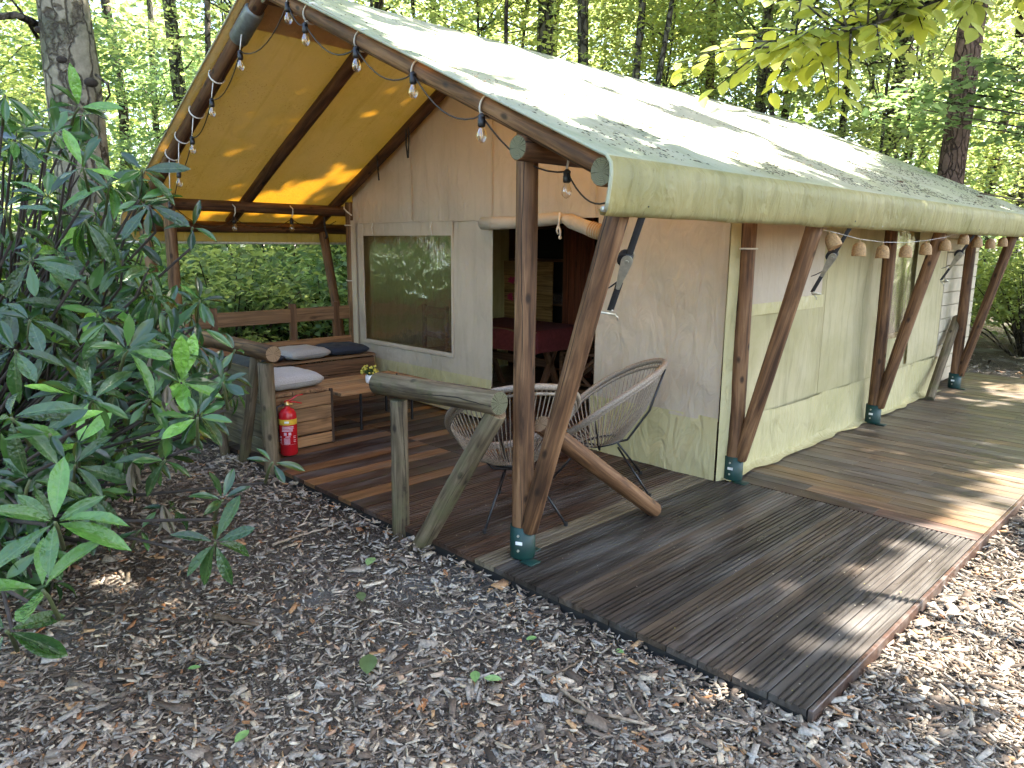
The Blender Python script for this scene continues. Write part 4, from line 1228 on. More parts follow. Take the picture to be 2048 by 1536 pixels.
# ------------------------------------------------------------------ wood chips on the ground
def on_deck(x, y):
    return (-4.75 < x < 1.625) and (-.205 < y < 8.42)
def chips():
    N = 112000
    n1 = int(N * .72)
    px = rng.uniform(-160, 2260, n1); py = np.where(rng.random(n1) < .25, rng.uniform(700, 1000, n1), rng.uniform(900, 1680, n1))
    d = (np.outer((px - W_ / 2) / F_, RIGHT) + np.outer((py - H_ / 2) / F_, DOWN) + np.array(FWD))
    t_ = (GZ - CAM.z) / d[:, 2]
    P1_ = np.array(CAM) + d * t_[:, None]
    n2 = N - n1
    P2_ = np.stack([rng.uniform(-5.5, 5.0, n2), np.where(rng.random(n2) < .8, rng.uniform(-3.2, .2, n2), rng.uniform(0, 6, n2)), np.zeros(n2)], 1)
    n3 = 16000
    P3_ = np.stack([rng.uniform(1.6, 7.5, n3), rng.uniform(-4.5, 9.0, n3), np.zeros(n3)], 1)
    P_ = np.concatenate([P1_, P2_, P3_])
    dist = np.hypot(P_[:, 0] - CAM.x, P_[:, 1] - CAM.y)
    keep = ~((P_[:, 0] > -4.75) & (P_[:, 0] < 1.622) & (P_[:, 1] > -.208) & (P_[:, 1] < 8.42)) & (dist < 14)
    P_ = P_[keep]; dist = dist[keep]
    n = len(P_)
    z = np.array([ground_z(a, b) for a, b in P_[:, :2]])
    edge = np.maximum(np.maximum(-.2 - P_[:, 1], P_[:, 0] - 1.62), 0)
    z = z + np.where(edge < .35, .035 * (1 - edge / .35), 0) + rng.uniform(-.004, .012, n)
    L = np.exp(rng.normal(math.log(.0215), .50, n)).clip(.007, .095)
    L = np.where(rng.random(n) < .03, L * 1.9, L) * (1 + .10 * np.maximum(dist - 3, 0))
    asp = rng.uniform(.14, .62, n)
    Wd = L * asp
    T = np.minimum(L * rng.uniform(.06, .2, n), .008)
    yaw = rng.uniform(0, 2 * math.pi, n); tilt = rng.normal(0, .28, n); roll = rng.normal(0, .35, n)
    ex = np.stack([np.cos(yaw) * np.cos(tilt), np.sin(yaw) * np.cos(tilt), np.sin(tilt)], 1)
    e0 = np.stack([-np.sin(yaw), np.cos(yaw), np.zeros(n)], 1)
    ez0 = np.cross(ex, e0)
    ey = e0 * np.cos(roll)[:, None] + ez0 * np.sin(roll)[:, None]
    ez = np.cross(ex, ey)
    c = np.stack([P_[:, 0], P_[:, 1], z], 1)
    V = np.zeros((n, 8, 3))
    tp = rng.uniform(.25, 1.0, (n, 2))
    sk = rng.uniform(-.35, .35, (n, 2))
    for k, (a, b, h_) in enumerate(((-.5, -.5, 0), (.5, -.5, 0), (.5, .5, 0), (-.5, .5, 0), (-.5, -.5, 1), (.5, -.5, 1), (.5, .5, 1), (-.5, .5, 1))):
        w = tp[:, 0 if a < 0 else 1]
        s_ = sk[:, 0 if b < 0 else 1]
        aa = (a + s_ * .3 * (1 if a > 0 else -1))
        V[:, k] = c + ex * (aa * L)[:, None] + ey * (b * Wd * w)[:, None] + ez * (h_ * T * (.6 + .4 * w))[:, None]
    base = (np.arange(n) * 8)[:, None]
    fq = np.array([(4, 5, 6, 7), (0, 1, 5, 4), (1, 2, 6, 5), (2, 3, 7, 6), (3, 0, 4, 7)])
    Q = (base[:, None, :] + fq[None, :, :]).reshape(-1, 4)
    t = NT('wood_chips')
    g = t.n('NewGeometry').outputs['Random Per Island']
    k = t.ramp(g, [(0.0, (0.040, 0.031, 0.025)), (0.18, (0.085, 0.064, 0.050)), (0.40, (0.155, 0.125, 0.10)), (0.60, (0.22, 0.19, 0.16)), (0.74, (0.27, 0.255, 0.235)), (0.84, (0.33, 0.265, 0.19)), (0.92, (0.42, 0.37, 0.30)), (0.97, (0.22, 0.095, 0.04)), (1.0, (0.34, 0.22, 0.12))])
    v = t.n('TexCoord').outputs['Object']
    nz = t.noise(v, 90.0, 4, 0.6)
    k = t.mix(1.0, k, t.ramp(nz, [(0.3, (0.6, 0.6, 0.6)), (0.7, (1.3, 1.28, 1.25))]), 'MULTIPLY')
    big = t.noise(v, 0.8, 4, 0.6)
    k = t.mix(1.0, k, t.ramp(big, [(0.30, (0.90, 0.86, 0.81)), (0.6, (1.42, 1.39, 1.33))]), 'MULTIPLY')
    o = link('wood_chips', mesh_np('wood_chips', V.reshape(-1, 3), Q), t.done(t.pbr(k, 0.85, t.bump(nz, .5, .002), 0, .25)))
    tag(o, 'layer of shredded bark and wood chips covering the ground', 'mulch', kind='stuff')
chips()

# twigs and larger pieces lying on the mulch
def gpt(px, py, lift=.02):
    p_ = at(px, py, 2, GZ)
    return Vector((p_.x, p_.y, ground_z(p_.x, p_.y) + lift))
tw_mat = wood_log('twig_bark', (0.05, 0.03, 0.018), (0.11, 0.072, 0.045), (0.20, 0.145, 0.095))
tw_pale = wood_log('twig_pale', (0.16, 0.11, 0.07), (0.27, 0.20, 0.14), (0.38, 0.31, 0.23))
for (pts, r_, m_, lab) in (
    ([(1085, 1370), (1130, 1350), (1165, 1330), (1185, 1312)], .006, tw_mat, 'thin curved dark twig lying on wood chips near the deck edge'),
    ([(1120, 1390), (1160, 1420), (1200, 1452)], .007, tw_pale, 'pale straight stick on the wood chips in front of the deck'),
    ([(1150, 1435), (1220, 1445), (1290, 1462)], .009, tw_pale, 'thick pale stick lying level on the wood chips'),
    ([(1250, 1400), (1290, 1460), (1320, 1500)], .005, tw_pale, 'long thin pale stick slanting across the wood chips'),
    ([(1400, 1430), (1480, 1470), (1590, 1478)], .004, tw_pale, 'long curved pale stem near the corner of the deck'),
    ([(1475, 1440), (1570, 1428)], .009, tw_pale, 'short stout pale stick beside the deck corner'),
    ([(425, 1228), (470, 1242), (515, 1250)], .014, tw_mat, 'split brown bark piece lying below the rhododendron'),
    ([(190, 1240), (250, 1210), (300, 1130)], .004, tw_mat, 'thin bent twig on dark ground under the rhododendron'),
    ([(860, 1135), (900, 1125), (985, 1170)], .006, tw_pale, 'forked pale twig lying between the railing post and the deck'),
    ([(770, 1362), (830, 1345), (905, 1330)], .004, tw_mat, 'thin brown stem on the wood chips beside a curled leaf'),
    ([(545, 1092), (600, 1075), (655, 1062)], .008, tw_pale, 'old pale branch piece on shaded mulch near the porch'),
    ([(700, 1235), (735, 1245), (745, 1215)], .004, tw_mat, 'small hooked twig on the mulch in the middle of the path'),
    ([(1290, 1290), (1340, 1310), (1375, 1325)], .008, tw_mat, 'dark stick lying parallel to the deck front edge'),
    ([(1960, 1200), (2010, 1170), (2040, 1165)], .008, tw_mat, 'dark stick in the sunny mulch beside the walkway'),
):
    P_ = [gpt(a, b, .022) for a, b in pts]
    fine = []
    for a, b in zip(P_, P_[1:]):
        for i in range(4): fine.append(a.lerp(b, i / 4) + Vector((random.uniform(-.004, .004), random.uniform(-.004, .004), random.uniform(-.003, .003))))
    fine.append(P_[-1])
    rr = [r_ * (1 - .45 * i / len(fine)) for i in range(len(fine))]
    tag(MB().tube(fine, rr, 6).build('twig', tw_pale if m_ is tw_pale else tw_mat, None, True), lab, 'twig')

# ------------------------------------------------------------------ leaf shapes
def leaf_mesh(name, mat, w=.17, curl=.12, fold=.05, nx=7, wave=.0, tipx=1.0, peak=.5):
    vs_ = []; fs_ = []
    for i in range(nx + 1):
        s = i / nx
        ww = w * (math.sin(math.pi * s ** (math.log(.5) / math.log(peak))) ** .75 if 0 < s < 1 else 0.0) + (.008 if i == 0 else .004 if i == nx else 0)
        z = -curl * s * s
        for k, yy in enumerate((-1, -.5, 0, .5, 1)):
            vs_.append((s * tipx, ww * yy, z + fold * abs(yy) * (ww / w) + wave * math.sin(s * 14 + k) * abs(yy)))
    for i in range(nx):
        for k in range(4):
            a = i * 5 + k
            fs_.append((a, a + 1, a + 6, a + 5))
    me = bpy.data.meshes.new(name); me.from_pydata(vs_, [], fs_)
    me.polygons.foreach_set('use_smooth', [True] * len(fs_)); me.update()
    me.materials.append(mat)
    return me
def frame(c, d, nrm, s):
    X = Vector(d).normalized(); Z = Vector(nrm) - X * Vector(nrm).dot(X)
    Z = Z.normalized() if Z.length > 1e-4 else X.orthogonal().normalized()
    Y = Z.cross(X)
    return Matrix(((X.x * s, Y.x * s, Z.x * s, c[0]), (X.y * s, Y.y * s, Z.y * s, c[1]), (X.z * s, Y.z * s, Z.z * s, c[2]), (0, 0, 0, 1)))

# fallen leaves
fallen = leaf_mat('fallen_leaf', [(0.16, 0.30, 0.10), (0.22, 0.36, 0.14)], tamt=.2, use_obj=True)
fl_mesh = leaf_mesh('fallen_leaf', fallen, .26, .10, .05)
for px, py, s, yw, lab in ((950, 1380, .075, 2.4, 'bright green leaf on wood chips with a second leaflet beside it'), (968, 1372, .07, .6, 'bright green leaflet joined to another leaf on the mulch'),
                           (1052, 1295, .05, 1.2, 'small green two-lobed leaf on pale sandy mulch'), (1225, 1315, .05, .3, 'green leaf lying near the deck front edge'),
                           (735, 1142, .10, 2.2, 'pale green narrow leaf lying on shaded mulch before the railing'), (735, 1358, .14, 2.5, 'long curled dark green leaf on the wood chips'),
                           (375, 1340, .05, 1.0, 'small green leaf below the rhododendron'), (470, 1488, .07, 2.0, 'green leaf low on the mulch far from the deck'),
                           (725, 1212, .09, 2.7, 'dark dried rhododendron leaf lying on the open mulch')):
    o = link('fallen_leaf', fl_mesh, None, None, frame(gpt(px, py, .035), (math.cos(yw), math.sin(yw), .12), (.1, -.1, 1), s))
    o.color = (1, 1, 1, 1) if 'dark' not in lab else (.5, .45, .5, 1)
    tag(o, lab, 'leaf')
P_ = gpt(1128, 1222, .02)
cn = MB()
for k in range(40):
    f = k / 40; a = k * 2.4
    c_ = P_ + Vector((f * .045 - .02, 0, .012)); r_ = .016 * math.sin(math.pi * (.15 + .8 * f))
    o_ = Vector((0, math.cos(a), math.sin(a)))
    cn.add([c_, c_ + o_ * r_ + Vector((.004, 0, 0)) + o_.cross(Vector((1, 0, 0))) * .005, c_ + o_ * r_ * 1.25 + Vector((.010, 0, 0)), c_ + o_ * r_ + Vector((.004, 0, 0)) - o_.cross(Vector((1, 0, 0))) * .005], [(0, 1, 2, 3)])
cn.lathe([(.003, -.024), (.010, -.01), (.012, .0), (.007, .018), (.002, .024)], P_ + Vector((0, 0, .012)), 8, M=Matrix.Rotation(math.pi / 2, 3, 'Y'))
tag(cn.build('pine_cone', simple('cone', (0.10, 0.06, 0.035), .8)), 'small brown pine cone on the mulch beside the deck', 'pine cone')
br_leaf = leaf_mesh('dry_leaf', leaf_mat('dry_leaf', [(0.17, 0.055, 0.02), (0.22, 0.08, 0.03)], trans=(.2, .06, .02), tamt=.15, use_obj=True), .3, .15, .08)
p_ = at(1460, 305, 0, 0.0)
d_ = ray(1462, 306)
def on_roof(px, py):
    d_ = ray(px, py)
    # z = ZRID + .068 - SR (x - XRID)
    t_ = (ZRID + .068 + SR * XRID - SR * CAM.x - CAM.z) / (d_.z + SR * d_.x)
    return CAM + d_ * t_
tag(link('dry_leaf', br_leaf, None, None, frame(on_roof(1452, 306) + Vector((0, 0, .012)), (.5, .6, -.1), (.4, 0, 1), .10)), 'curled rust brown leaf lying on the pale roof canvas', 'leaf')
tw = MB()
a, b = on_roof(1960, 389), on_roof(2040, 393)
b = a + Vector((.5, 1.0, -.15))
tw.tube([a + Vector((0, 0, .012)), a.lerp(b, .3) + Vector((0, 0, .03)), a.lerp(b, .7) + Vector((.02, 0, .03)), b + Vector((0, 0, .02))], [.010, .009, .006, .003], 6)
tw.tube([a.lerp(b, .3) + Vector((0, 0, .03)), a.lerp(b, .35) + Vector((.12, 0, -.05)), a.lerp(b, .33) + Vector((.2, -.02, -.14))], [.004, .003, .002], 5)
tag(tw.build('fallen_branch', tw_mat, None, True), 'thin bare branch fallen across the far roof edge', 'branch')
# needles and leaf crumbs caught on the roof
vs_ = []; q = []
for k in range(8500):
    Y = random.uniform(-.15, 8)
    f = random.random()
    X = XE - (XE - XRID) * (abs(random.gauss(0, .27)) if f < .7 else random.random())
    if X < XRID + .05 or X > XE - .01: continue
    if noise.noise(Vector((X * 2.0, Y * 1.6, 2.2))) < random.uniform(-.35, .35): continue
    s = random.uniform(.004, .014); e = random.uniform(.25, .8); a = random.uniform(0, 6.3)
    if random.random() < .12: s *= 2.4; e *= .4
    u_ = Vector((math.cos(a), math.sin(a), -SR * math.cos(a))) * s; w_ = Vector((-math.sin(a), math.cos(a), SR * math.sin(a))) * s * e
    c_ = Vector((X, Y, zr(X) + .068 + .004))
    b = len(vs_); vs_ += [c_ - u_, c_ - w_ + Vector((0, 0, .003)), c_ + u_, c_ + w_ + Vector((0, 0, .004))]; q.append((b, b + 1, b + 2, b + 3))
t = NT('roof_litter')
k = t.ramp(t.n('NewGeometry').outputs['Random Per Island'], [(0, (0.02, 0.018, 0.012)), (0.6, (0.06, 0.045, 0.025)), (1, (0.14, 0.08, 0.03))])
tag(link('roof_litter', mesh_np('roof_litter', [tuple(x) for x in vs_], q), t.done(t.pbr(k, 0.9))), 'dark leaf crumbs and needles scattered over the roof canvas', 'litter', kind='stuff')

# ------------------------------------------------------------------ leaf clouds
def cloud(centers, axis, nrm, L, wid=.62, fold=.10):
    """numpy arrays of leaf bases, directions, normals and lengths -> (verts, quads) of folded rhombic leaves"""
    n = len(centers)
    a = axis / np.linalg.norm(axis, axis=1, keepdims=True)
    nn = nrm - a * np.sum(nrm * a, 1, keepdims=True)
    nn /= np.linalg.norm(nn, axis=1, keepdims=True) + 1e-9
    b = np.cross(nn, a)
    Lc = L[:, None]
    V = np.zeros((n, 4, 3))
    V[:, 0] = centers
    V[:, 1] = centers + a * Lc * .45 + b * Lc * wid / 2 + nn * Lc * fold
    V[:, 2] = centers + a * Lc - nn * Lc * fold * .8
    V[:, 3] = centers + a * Lc * .45 - b * Lc * wid / 2 + nn * Lc * fold
    Q = np.arange(n * 4).reshape(n, 4)
    return V.reshape(-1, 3), Q
def rnd_dirs(n, zlo=-.55, zhi=.25):
    a = rng.uniform(0, 2 * math.pi, n)
    return np.stack([np.cos(a), np.sin(a), rng.uniform(zlo, zhi, n)], 1)
def rnd_nrm(n, j=.55):
    v = rng.normal(0, j, (n, 3)); v[:, 2] += 1.0
    return v
def sprays(cs, per, rx, rz, L0, zlo=-.5, zhi=.2, j=.5, wid=.62):
    """leaf sprays: flattened groups of leaves round each centre"""
    n = len(cs) * per
    c = np.repeat(cs, per, 0)
    r = np.sqrt(rng.random(n)) * rx; a = rng.uniform(0, 2 * math.pi, n)
    off = np.stack([np.cos(a) * r, np.sin(a) * r, rng.normal(0, rz, n) - .25 * r * r / rx], 1)
    return cloud(c + off, rnd_dirs(n, zlo, zhi), rnd_nrm(n, j), L0 * rng.uniform(.6, 1.25, n), wid)
G_far = [(0.065, 0.12, 0.045), (0.10, 0.165, 0.06), (0.135, 0.20, 0.075), (0.07, 0.135, 0.06), (0.16, 0.22, 0.085)]
M['leaf_a'] = leaf_mat('beech_leaves', G_far, (0.56, 0.64, 0.20), .52, .40)
M['leaf_b'] = leaf_mat('maple_leaves', [(0.05, 0.105, 0.05), (0.07, 0.14, 0.06), (0.10, 0.175, 0.075)], (0.42, 0.58, 0.20), .45, .33)
M['leaf_c'] = leaf_mat('lime_leaves', [(0.10, 0.18, 0.03), (0.15, 0.23, 0.04), (0.12, 0.22, 0.05)], (0.66, 0.68, 0.18), .55, .45)
M['leaf_d'] = leaf_mat('shade_leaves', [(0.022, 0.06, 0.02), (0.035, 0.085, 0.025), (0.05, 0.11, 0.03)], (0.16, 0.26, 0.03), .3, .4)
M['canopy'] = leaf_mat('canopy_leaves', [(0.04, 0.09, 0.025), (0.06, 0.12, 0.03)], (0.12, 0.17, 0.03), .25, .5)
M['bark_birch'] = bark_mat('birch_bark', (0.16, 0.14, 0.10), (0.30, 0.27, 0.20), (0.06, 0.05, 0.038), (10, 10, 2.0), (0.075, 0.082, 0.055), .02, crk=(0.0, 0.11))
M['bark_pine'] = bark_mat('pine_bark', (0.105, 0.068, 0.052), (0.19, 0.125, 0.10), (0.045, 0.03, 0.023), (16, 16, 4.5), crk=(0.0, 0.10))
M['bark_grey'] = bark_mat('grey_bark', (0.075, 0.070, 0.055), (0.17, 0.155, 0.125), (0.03, 0.026, 0.02), (11, 11, 3))
M['bark_dark'] = bark_mat('dark_bark', (0.065, 0.054, 0.042), (0.125, 0.105, 0.08), (0.025, 0.02, 0.016), (11, 11, 3))

def trunk_pts(p0, p1, r0, r1, wob=.05, n=9, sd=0):
    p0, p1 = Vector(p0), Vector(p1)
    pts = []; rs = []
    for i in range(n):
        f = i / (n - 1)
        w = wob * math.sin(math.pi * f) if i else 0
        pts.append(p0.lerp(p1, f) + Vector((noise.noise(Vector((sd, f * 3, 0))), noise.noise(Vector((sd, f * 3, 5))), 0)) * w * 2)
        rs.append(r0 + (r1 - r0) * f + (r0 * .35 * math.exp(-f * n * 1.1)))
    return pts, rs

# ------------------------------------------------------------------ tall trees around the tent; overhead crowns added and carved to shape its sun patches
TALL = {
    'pine': (Vector((-.62, 8.95, GZ)), .185), 'birch': (dep(131, 120, 5.5), .205), 'beech': (Vector((4.9, 3.3, GZ)), .20),
    'oak': (Vector((5.6, 11.5, GZ)), .22), 'ash': (Vector((-8.0, 8.5, GZ)), .20), 'lime': (Vector((2.4, 16.0, GZ)), .2), 'alder': (Vector((10.0, 6.0, GZ)), .2), 'elm': (Vector((-3.5, 14.5, GZ)), .2)}
TALL['birch'][0].z = GZ
def inpoly(x, y, poly):
    c = False; n = len(poly)
    for i in range(n):
        x1, y1 = poly[i]; x2, y2 = poly[i - 1]
        if (y1 > y) != (y2 > y) and x < (x2 - x1) * (y - y1) / (y2 - y1) + x1: c = not c
    return c
ROOF_LIT = [[(660, -5), (1200, 80), (1660, 220), (1790, 300), (1740, 350), (1600, 345), (1480, 325), (1330, 296), (1180, 262), (1060, 215), (930, 168), (790, 95)]]
LEFT_LIT = [[(380, 430), (420, 390), (540, 375), (640, 345), (700, 300), (780, 250), (880, 200), (930, 260), (830, 400), (700, 450)]]
GROUND_LIT = [[(1715, 1360), (1610, 1265), (1665, 1130), (1750, 1080), (1850, 1062), (1990, 1050), (1990, 1230), (1870, 1340)],
              [(1718, 1282), (1690, 1235), (1730, 1165), (1775, 1140), (1850, 1110), (1930, 1105), (2000, 1060), (2120, 1060), (2300, 1120), (2300, 1560), (2040, 1560), (1960, 1430), (1870, 1330), (1800, 1300)],
              [(1870, 1010), (1940, 940), (2060, 900), (2250, 910), (2250, 1010), (1990, 1060), (1880, 1100), (1800, 1085)],
              [(1880, 800), (1960, 765), (2100, 770), (2100, 800), (1980, 815)],
              [(1900, 650), (2300, 640), (2300, 750), (1930, 748)]]
def sun_hit(Lp):
    """where the sun ray through Lp lands: (surface, point)"""
    for nm_, s_, x0, x1 in (('right', SR, XRID, XE), ('left', -SL, XEL, XRID)):
        # z = ZRID + .068 - s (x - XRID)
        k_ = (Lp.z - (ZRID + .068 - s_ * (Lp.x - XRID))) / (SUN.z + s_ * SUN.x)
        h_ = Lp - SUN * k_
        if x0 <= h_.x <= x1 and -.25 < h_.y < 8.15: return nm_, h_
    return 'ground', Lp - SUN * (Lp.z / SUN.z)
def lit_here(Lp):
    srf, h_ = sun_hit(Lp)
    u_, v_, z_ = pix(h_)
    if z_ < .3: return False
    nz = noise.noise(Vector((h_.x * 1.7, h_.y * 1.7, 1.5))) + .3 * noise.noise(Vector((h_.x * 4.5, h_.y * 4.5, 8)))
    if srf == 'right':
        return any(inpoly(u_, v_ , p_) for p_ in ROOF_LIT) and nz > -.55
    if srf == 'left':
        return any(inpoly(u_, v_, p_) for p_ in LEFT_LIT) and nz > -.02
    u_ += nz * 25; v_ += nz * 18
    for i, p_ in enumerate(GROUND_LIT):
        if inpoly(u_, v_, p_): return nz > (-9, -.7, -.55, -.4, -.5)[i]
    return False
gobo_pts = {k: [] for k in TALL}
NC = 66000
gx = rng.uniform(-8.0, 6.5, NC); gy = rng.uniform(-5.5, 9.6, NC); hh = rng.uniform(7.6, 12.5, NC)
for a, b, h_ in zip(gx, gy, hh):
    Lp = Vector((a, b, 0)) + SUN * (h_ / SUN.z)
    if noise.noise(Vector((Lp.x * .9, Lp.y * .9, Lp.z * .7))) < -.60: continue
    if lit_here(Lp): continue  # leaves left out so the sun patches land where wanted
    best = min(TALL, key=lambda k: (TALL[k][0].x - Lp.x) ** 2 + (TALL[k][0].y - Lp.y) ** 2)
    gobo_pts[best].append(tuple(Lp))
TALL_INFO = {
    'pine': ('pine_tree', 'tall pine with reddish plated bark rising behind the roof end', 'bark_pine'),
    'birch': ('birch_tree', 'old birch with cracked grey bark and dark scars beside the porch', 'bark_birch'),
    'beech': ('beech_tree', 'beech with an overhanging leafy branch above the walkway', 'bark_grey'),
    'oak': ('oak_tree', 'oak standing beyond the far end of the walkway', 'bark_dark'),
    'ash': ('ash_tree', 'grey ash trunk standing behind the porch side of the tent', 'bark_grey'),
    'lime': ('lime_tree', 'lime tree standing well behind the tent end', 'bark_grey'),
    'alder': ('alder_tree', 'alder standing out to the side of the walkway', 'bark_dark'),
    'elm': ('elm_tree', 'slim elm growing behind the roof ridge', 'bark_grey')}
tall_root = {}
for k_, (pos, r0) in TALL.items():
    nm_, lab, bk = TALL_INFO[k_]
    root = empty(nm_, pos, lab, 'tree'); tall_root[k_] = root
    lean = {'pine': (-.12, .1), 'birch': (.0, .0)}.get(k_, (.2, .1))
    pts, rs = trunk_pts(Vector(pos) - Vector((0, 0, .1)), Vector(pos) + Vector((lean[0], lean[1], 11.5)), r0, r0 * .55, .10, 24, hash(nm_) % 17 if False else len(nm_))
    tb = MB()
    n = 26
    for i_, (p_, r_) in enumerate(zip(pts, rs)): pass
    tb.tube(pts, rs, n)
    tv = []
    for v_ in tb.v:
        V_ = Vector(v_); c_ = Vector((pos.x, pos.y, V_.z)); d_ = (V_ - c_); 
        tv.append(tuple(V_ + d_.normalized() * (r0 * .10 * noise.fractal(Vector((V_.x * 5, V_.y * 5, V_.z * 1.3)), .8, 2.1, 3))))
    tb.v = tv
    tr = tb.build('trunk', M[bk], root, True, None)
    P_ = np.array(gobo_pts[k_]) if gobo_pts[k_] else np.zeros((0, 3))
    if len(P_):
        V_, Q_ = cloud(P_, rnd_dirs(len(P_)), rnd_nrm(len(P_), .45), .25 * rng.uniform(.7, 1.3, len(P_)), .66)
        link('crown', mesh_np('crown', V_, Q_), M['canopy'], root)  # overhead leaves added as a gobo, hung on the nearest trunk
        lm = MB()
        sel = P_[rng.choice(len(P_), min(16, len(P_)), replace=False)]
        for s_ in sel:
            if k_ in ('beech', 'oak') and any(lit_here(Vector((pos.x, pos.y, max(6.2, s_[2] - 3))).lerp(Vector(s_), g_ / 8)) for g_ in range(9)): continue
            q0 = Vector((pos.x, pos.y, max(6.2, s_[2] - 3)))
            lm.tube([q0, q0.lerp(Vector(s_), .5) + Vector((0, 0, .4)), Vector(s_)], [.06, .04, .012], 6)
        lm.build('limb', M[bk], root, True)
# scars, stub branch and a curled twig on the birch
M['scar'] = simple('scar', (0.028, 0.02, 0.014), .95, 0, 40, .5, .01)
for px, py, s_ in ((130, 95, .05), (125, 120, .045), (182, 165, .05), (178, 250, .045), (80, 60, .04), (165, 245, .05)):
    c_ = dep(px, py, 5.38)
    MB().lathe([(s_, -.01), (s_ * .8, .012), (s_ * .35, .02), (.004, .022)], c_, 9, M=(CAM - c_).to_track_quat('Z', 'Y').to_matrix() @ Matrix.Diagonal((1, .7, 1))).build('bark_scar', M['scar'], tall_root['birch'], True)
for path, rr in (([dep(90, 62, 5.55), dep(62, 42, 5.4), dep(30, 30, 5.25), dep(-40, 38, 5.1)], [.035, .028, .025, .02]), ([dep(192, 150, 5.5), dep(215, 168, 5.4), dep(220, 190, 5.4), dep(203, 212, 5.4)], [.012, .010, .008, .004]), ([dep(75, 75, 5.55), dep(62, 55, 5.4), dep(40, 20, 5.3), dep(10, -15, 5.2)], [.015, .012, .010, .006])):
    MB().tube(path, rr, 7).build('branch', M['bark_dark'], tall_root['birch'], True)

# ------------------------------------------------------------------ background trees
def under_crown(n_spray, per, R_, z0, z1, L0, rx=.55, seed=0):
    f = rng.random(n_spray) ** .8
    z = z0 + (z1 - z0) * f
    rad = R_ * (1 - .45 * np.abs(f - .4) / .6) * np.sqrt(rng.random(n_spray))
    a = rng.uniform(0, 2 * math.pi, n_spray)
    cs = np.stack([np.cos(a) * rad, np.sin(a) * rad, z], 1)
    keep = np.array([noise.noise(Vector((c[0] * .8 + seed * 5, c[1] * .8, c[2] * .8))) > -.08 for c in cs])
    cs = cs[keep]
    return cs, sprays(cs, per, rx, .07, L0)
CROWNS = []
for k in range(6):
    mat = ('leaf_a', 'leaf_b', 'leaf_c', 'leaf_a', 'leaf_b', 'leaf_a')[k]
    cs, (V_, Q_) = under_crown(250, 44, (2.1, 1.8, 1.9, 2.4, 2.2, 1.6)[k], (.6, .9, 1.4, 1.8, .5, 1.0)[k], (7, 6, 8, 9, 6.5, 8)[k], (.105, .12, .10, .11, .13, .09)[k], .6, k)
    me = mesh_np('crown', V_, Q_); me.materials.append(M[mat])
    bm = MB()
    top = (7, 6, 8, 9, 6.5, 8)[k]
    pts, rs = trunk_pts((0, 0, -.1), (random.uniform(-.4, .4), random.uniform(-.4, .4), top), .034 + .006 * k, .010, .15, 10, k * 3.3)
    bm.tube(pts, rs, 8)
    tme = bm.mesh('trunk'); tme.materials.append(M['bark_grey']); 
    tme.polygons.foreach_set('use_smooth', [True] * len(tme.polygons))
    lm = MB()
    for c_ in cs[::5]:
        zb = max(.5, c_[2] - .25 - .35 * math.hypot(c_[0], c_[1]))
        f = min(.99, zb / top); i_ = min(len(pts) - 2, int(f * (len(pts) - 1)))
        lm.tube([pts[i_].lerp(pts[i_ + 1], .5), Vector((c_[0] * .5, c_[1] * .5, (zb + c_[2]) / 2 + .08)), Vector(c_)], [.016, .010, .004], 5)
    lme = lm.mesh('branches'); lme.materials.append(M[('bark_grey', 'bark_dark')[k % 2]])
    CROWNS.append((me, tme, lme))
SPEC = [('young beech with layered pale green leaves', 'beech_tree'), ('young maple with bluish green layered leaves', 'maple_tree'), ('young lime with bright yellow green leaves', 'lime_tree'),
        ('tall beech sapling with airy foliage', 'beech_tree'), ('broad low maple with big leaves', 'maple_tree'), ('slender small-leaved beech', 'beech_tree')]
def whereabouts(x_, y_):
    u_, v_, z_ = pix((x_, y_, 1.6))
    if z_ < 1 or u_ < -420 or u_ > 2500: return 'across the clearing from the tent porch' if y_ < 0 else 'out beside the walkway clearing'
    spot = 'beyond the old birch' if u_ < 230 else 'behind the yellow awning' if u_ < 520 else 'behind the roof front' if u_ < 1000 else 'behind the middle of the ridge' if u_ < 1350 else 'behind the white birch' if u_ < 1640 else 'beside the tall pine' if u_ < 1960 else 'beyond the walkway end'
    return ('close ' if z_ < 13 else 'some way ' if z_ < 21 else 'far ') + spot
def plant_tree(k, x_, y_, sc=1.0):
    me, tme, lme = CROWNS[k]
    root = empty(SPEC[k][1], (x_, y_, ground_z(x_, y_)), SPEC[k][0] + ' ' + whereabouts(x_, y_), 'tree', 'understory trees of the wood', random.uniform(0, 6.3))
    mw = root.matrix_basis @ Matrix.Scale(sc, 4)
    for nm_, m_ in (('crown', me), ('trunk', tme), ('branches', lme)):
        o = link(nm_, m_, None, root, mw)
        if nm_ == 'branches': tag(o, kind='stuff')
def free(x_, y_, m=0.0):
    return not (-7.2 - m < x_ < 3.2 + m and -2.4 - m < y_ < 9.6 + m)
placed = []
def try_plant(px, dpt, k, sc=1.0, gap=1.3):
    p_ = dep(px, 487, dpt)
    if not free(p_.x, p_.y, .4): return False
    if any((p_.x - a) ** 2 + (p_.y - b) ** 2 < gap * gap for a, b in placed): return False
    placed.append((p_.x, p_.y)); plant_tree(k, p_.x, p_.y, sc); return True
random.seed(21)
tries = 0; cnt = 0
while cnt < 70 and tries < 900:
    tries += 1
    dpt = random.choice((random.uniform(8, 14), random.uniform(12, 22), random.uniform(18, 34)))
    px = random.uniform(-350, 2450)
    if try_plant(px, dpt, random.randrange(6), random.uniform(.85, 1.25), 1.5 if dpt < 15 else 1.9): cnt += 1
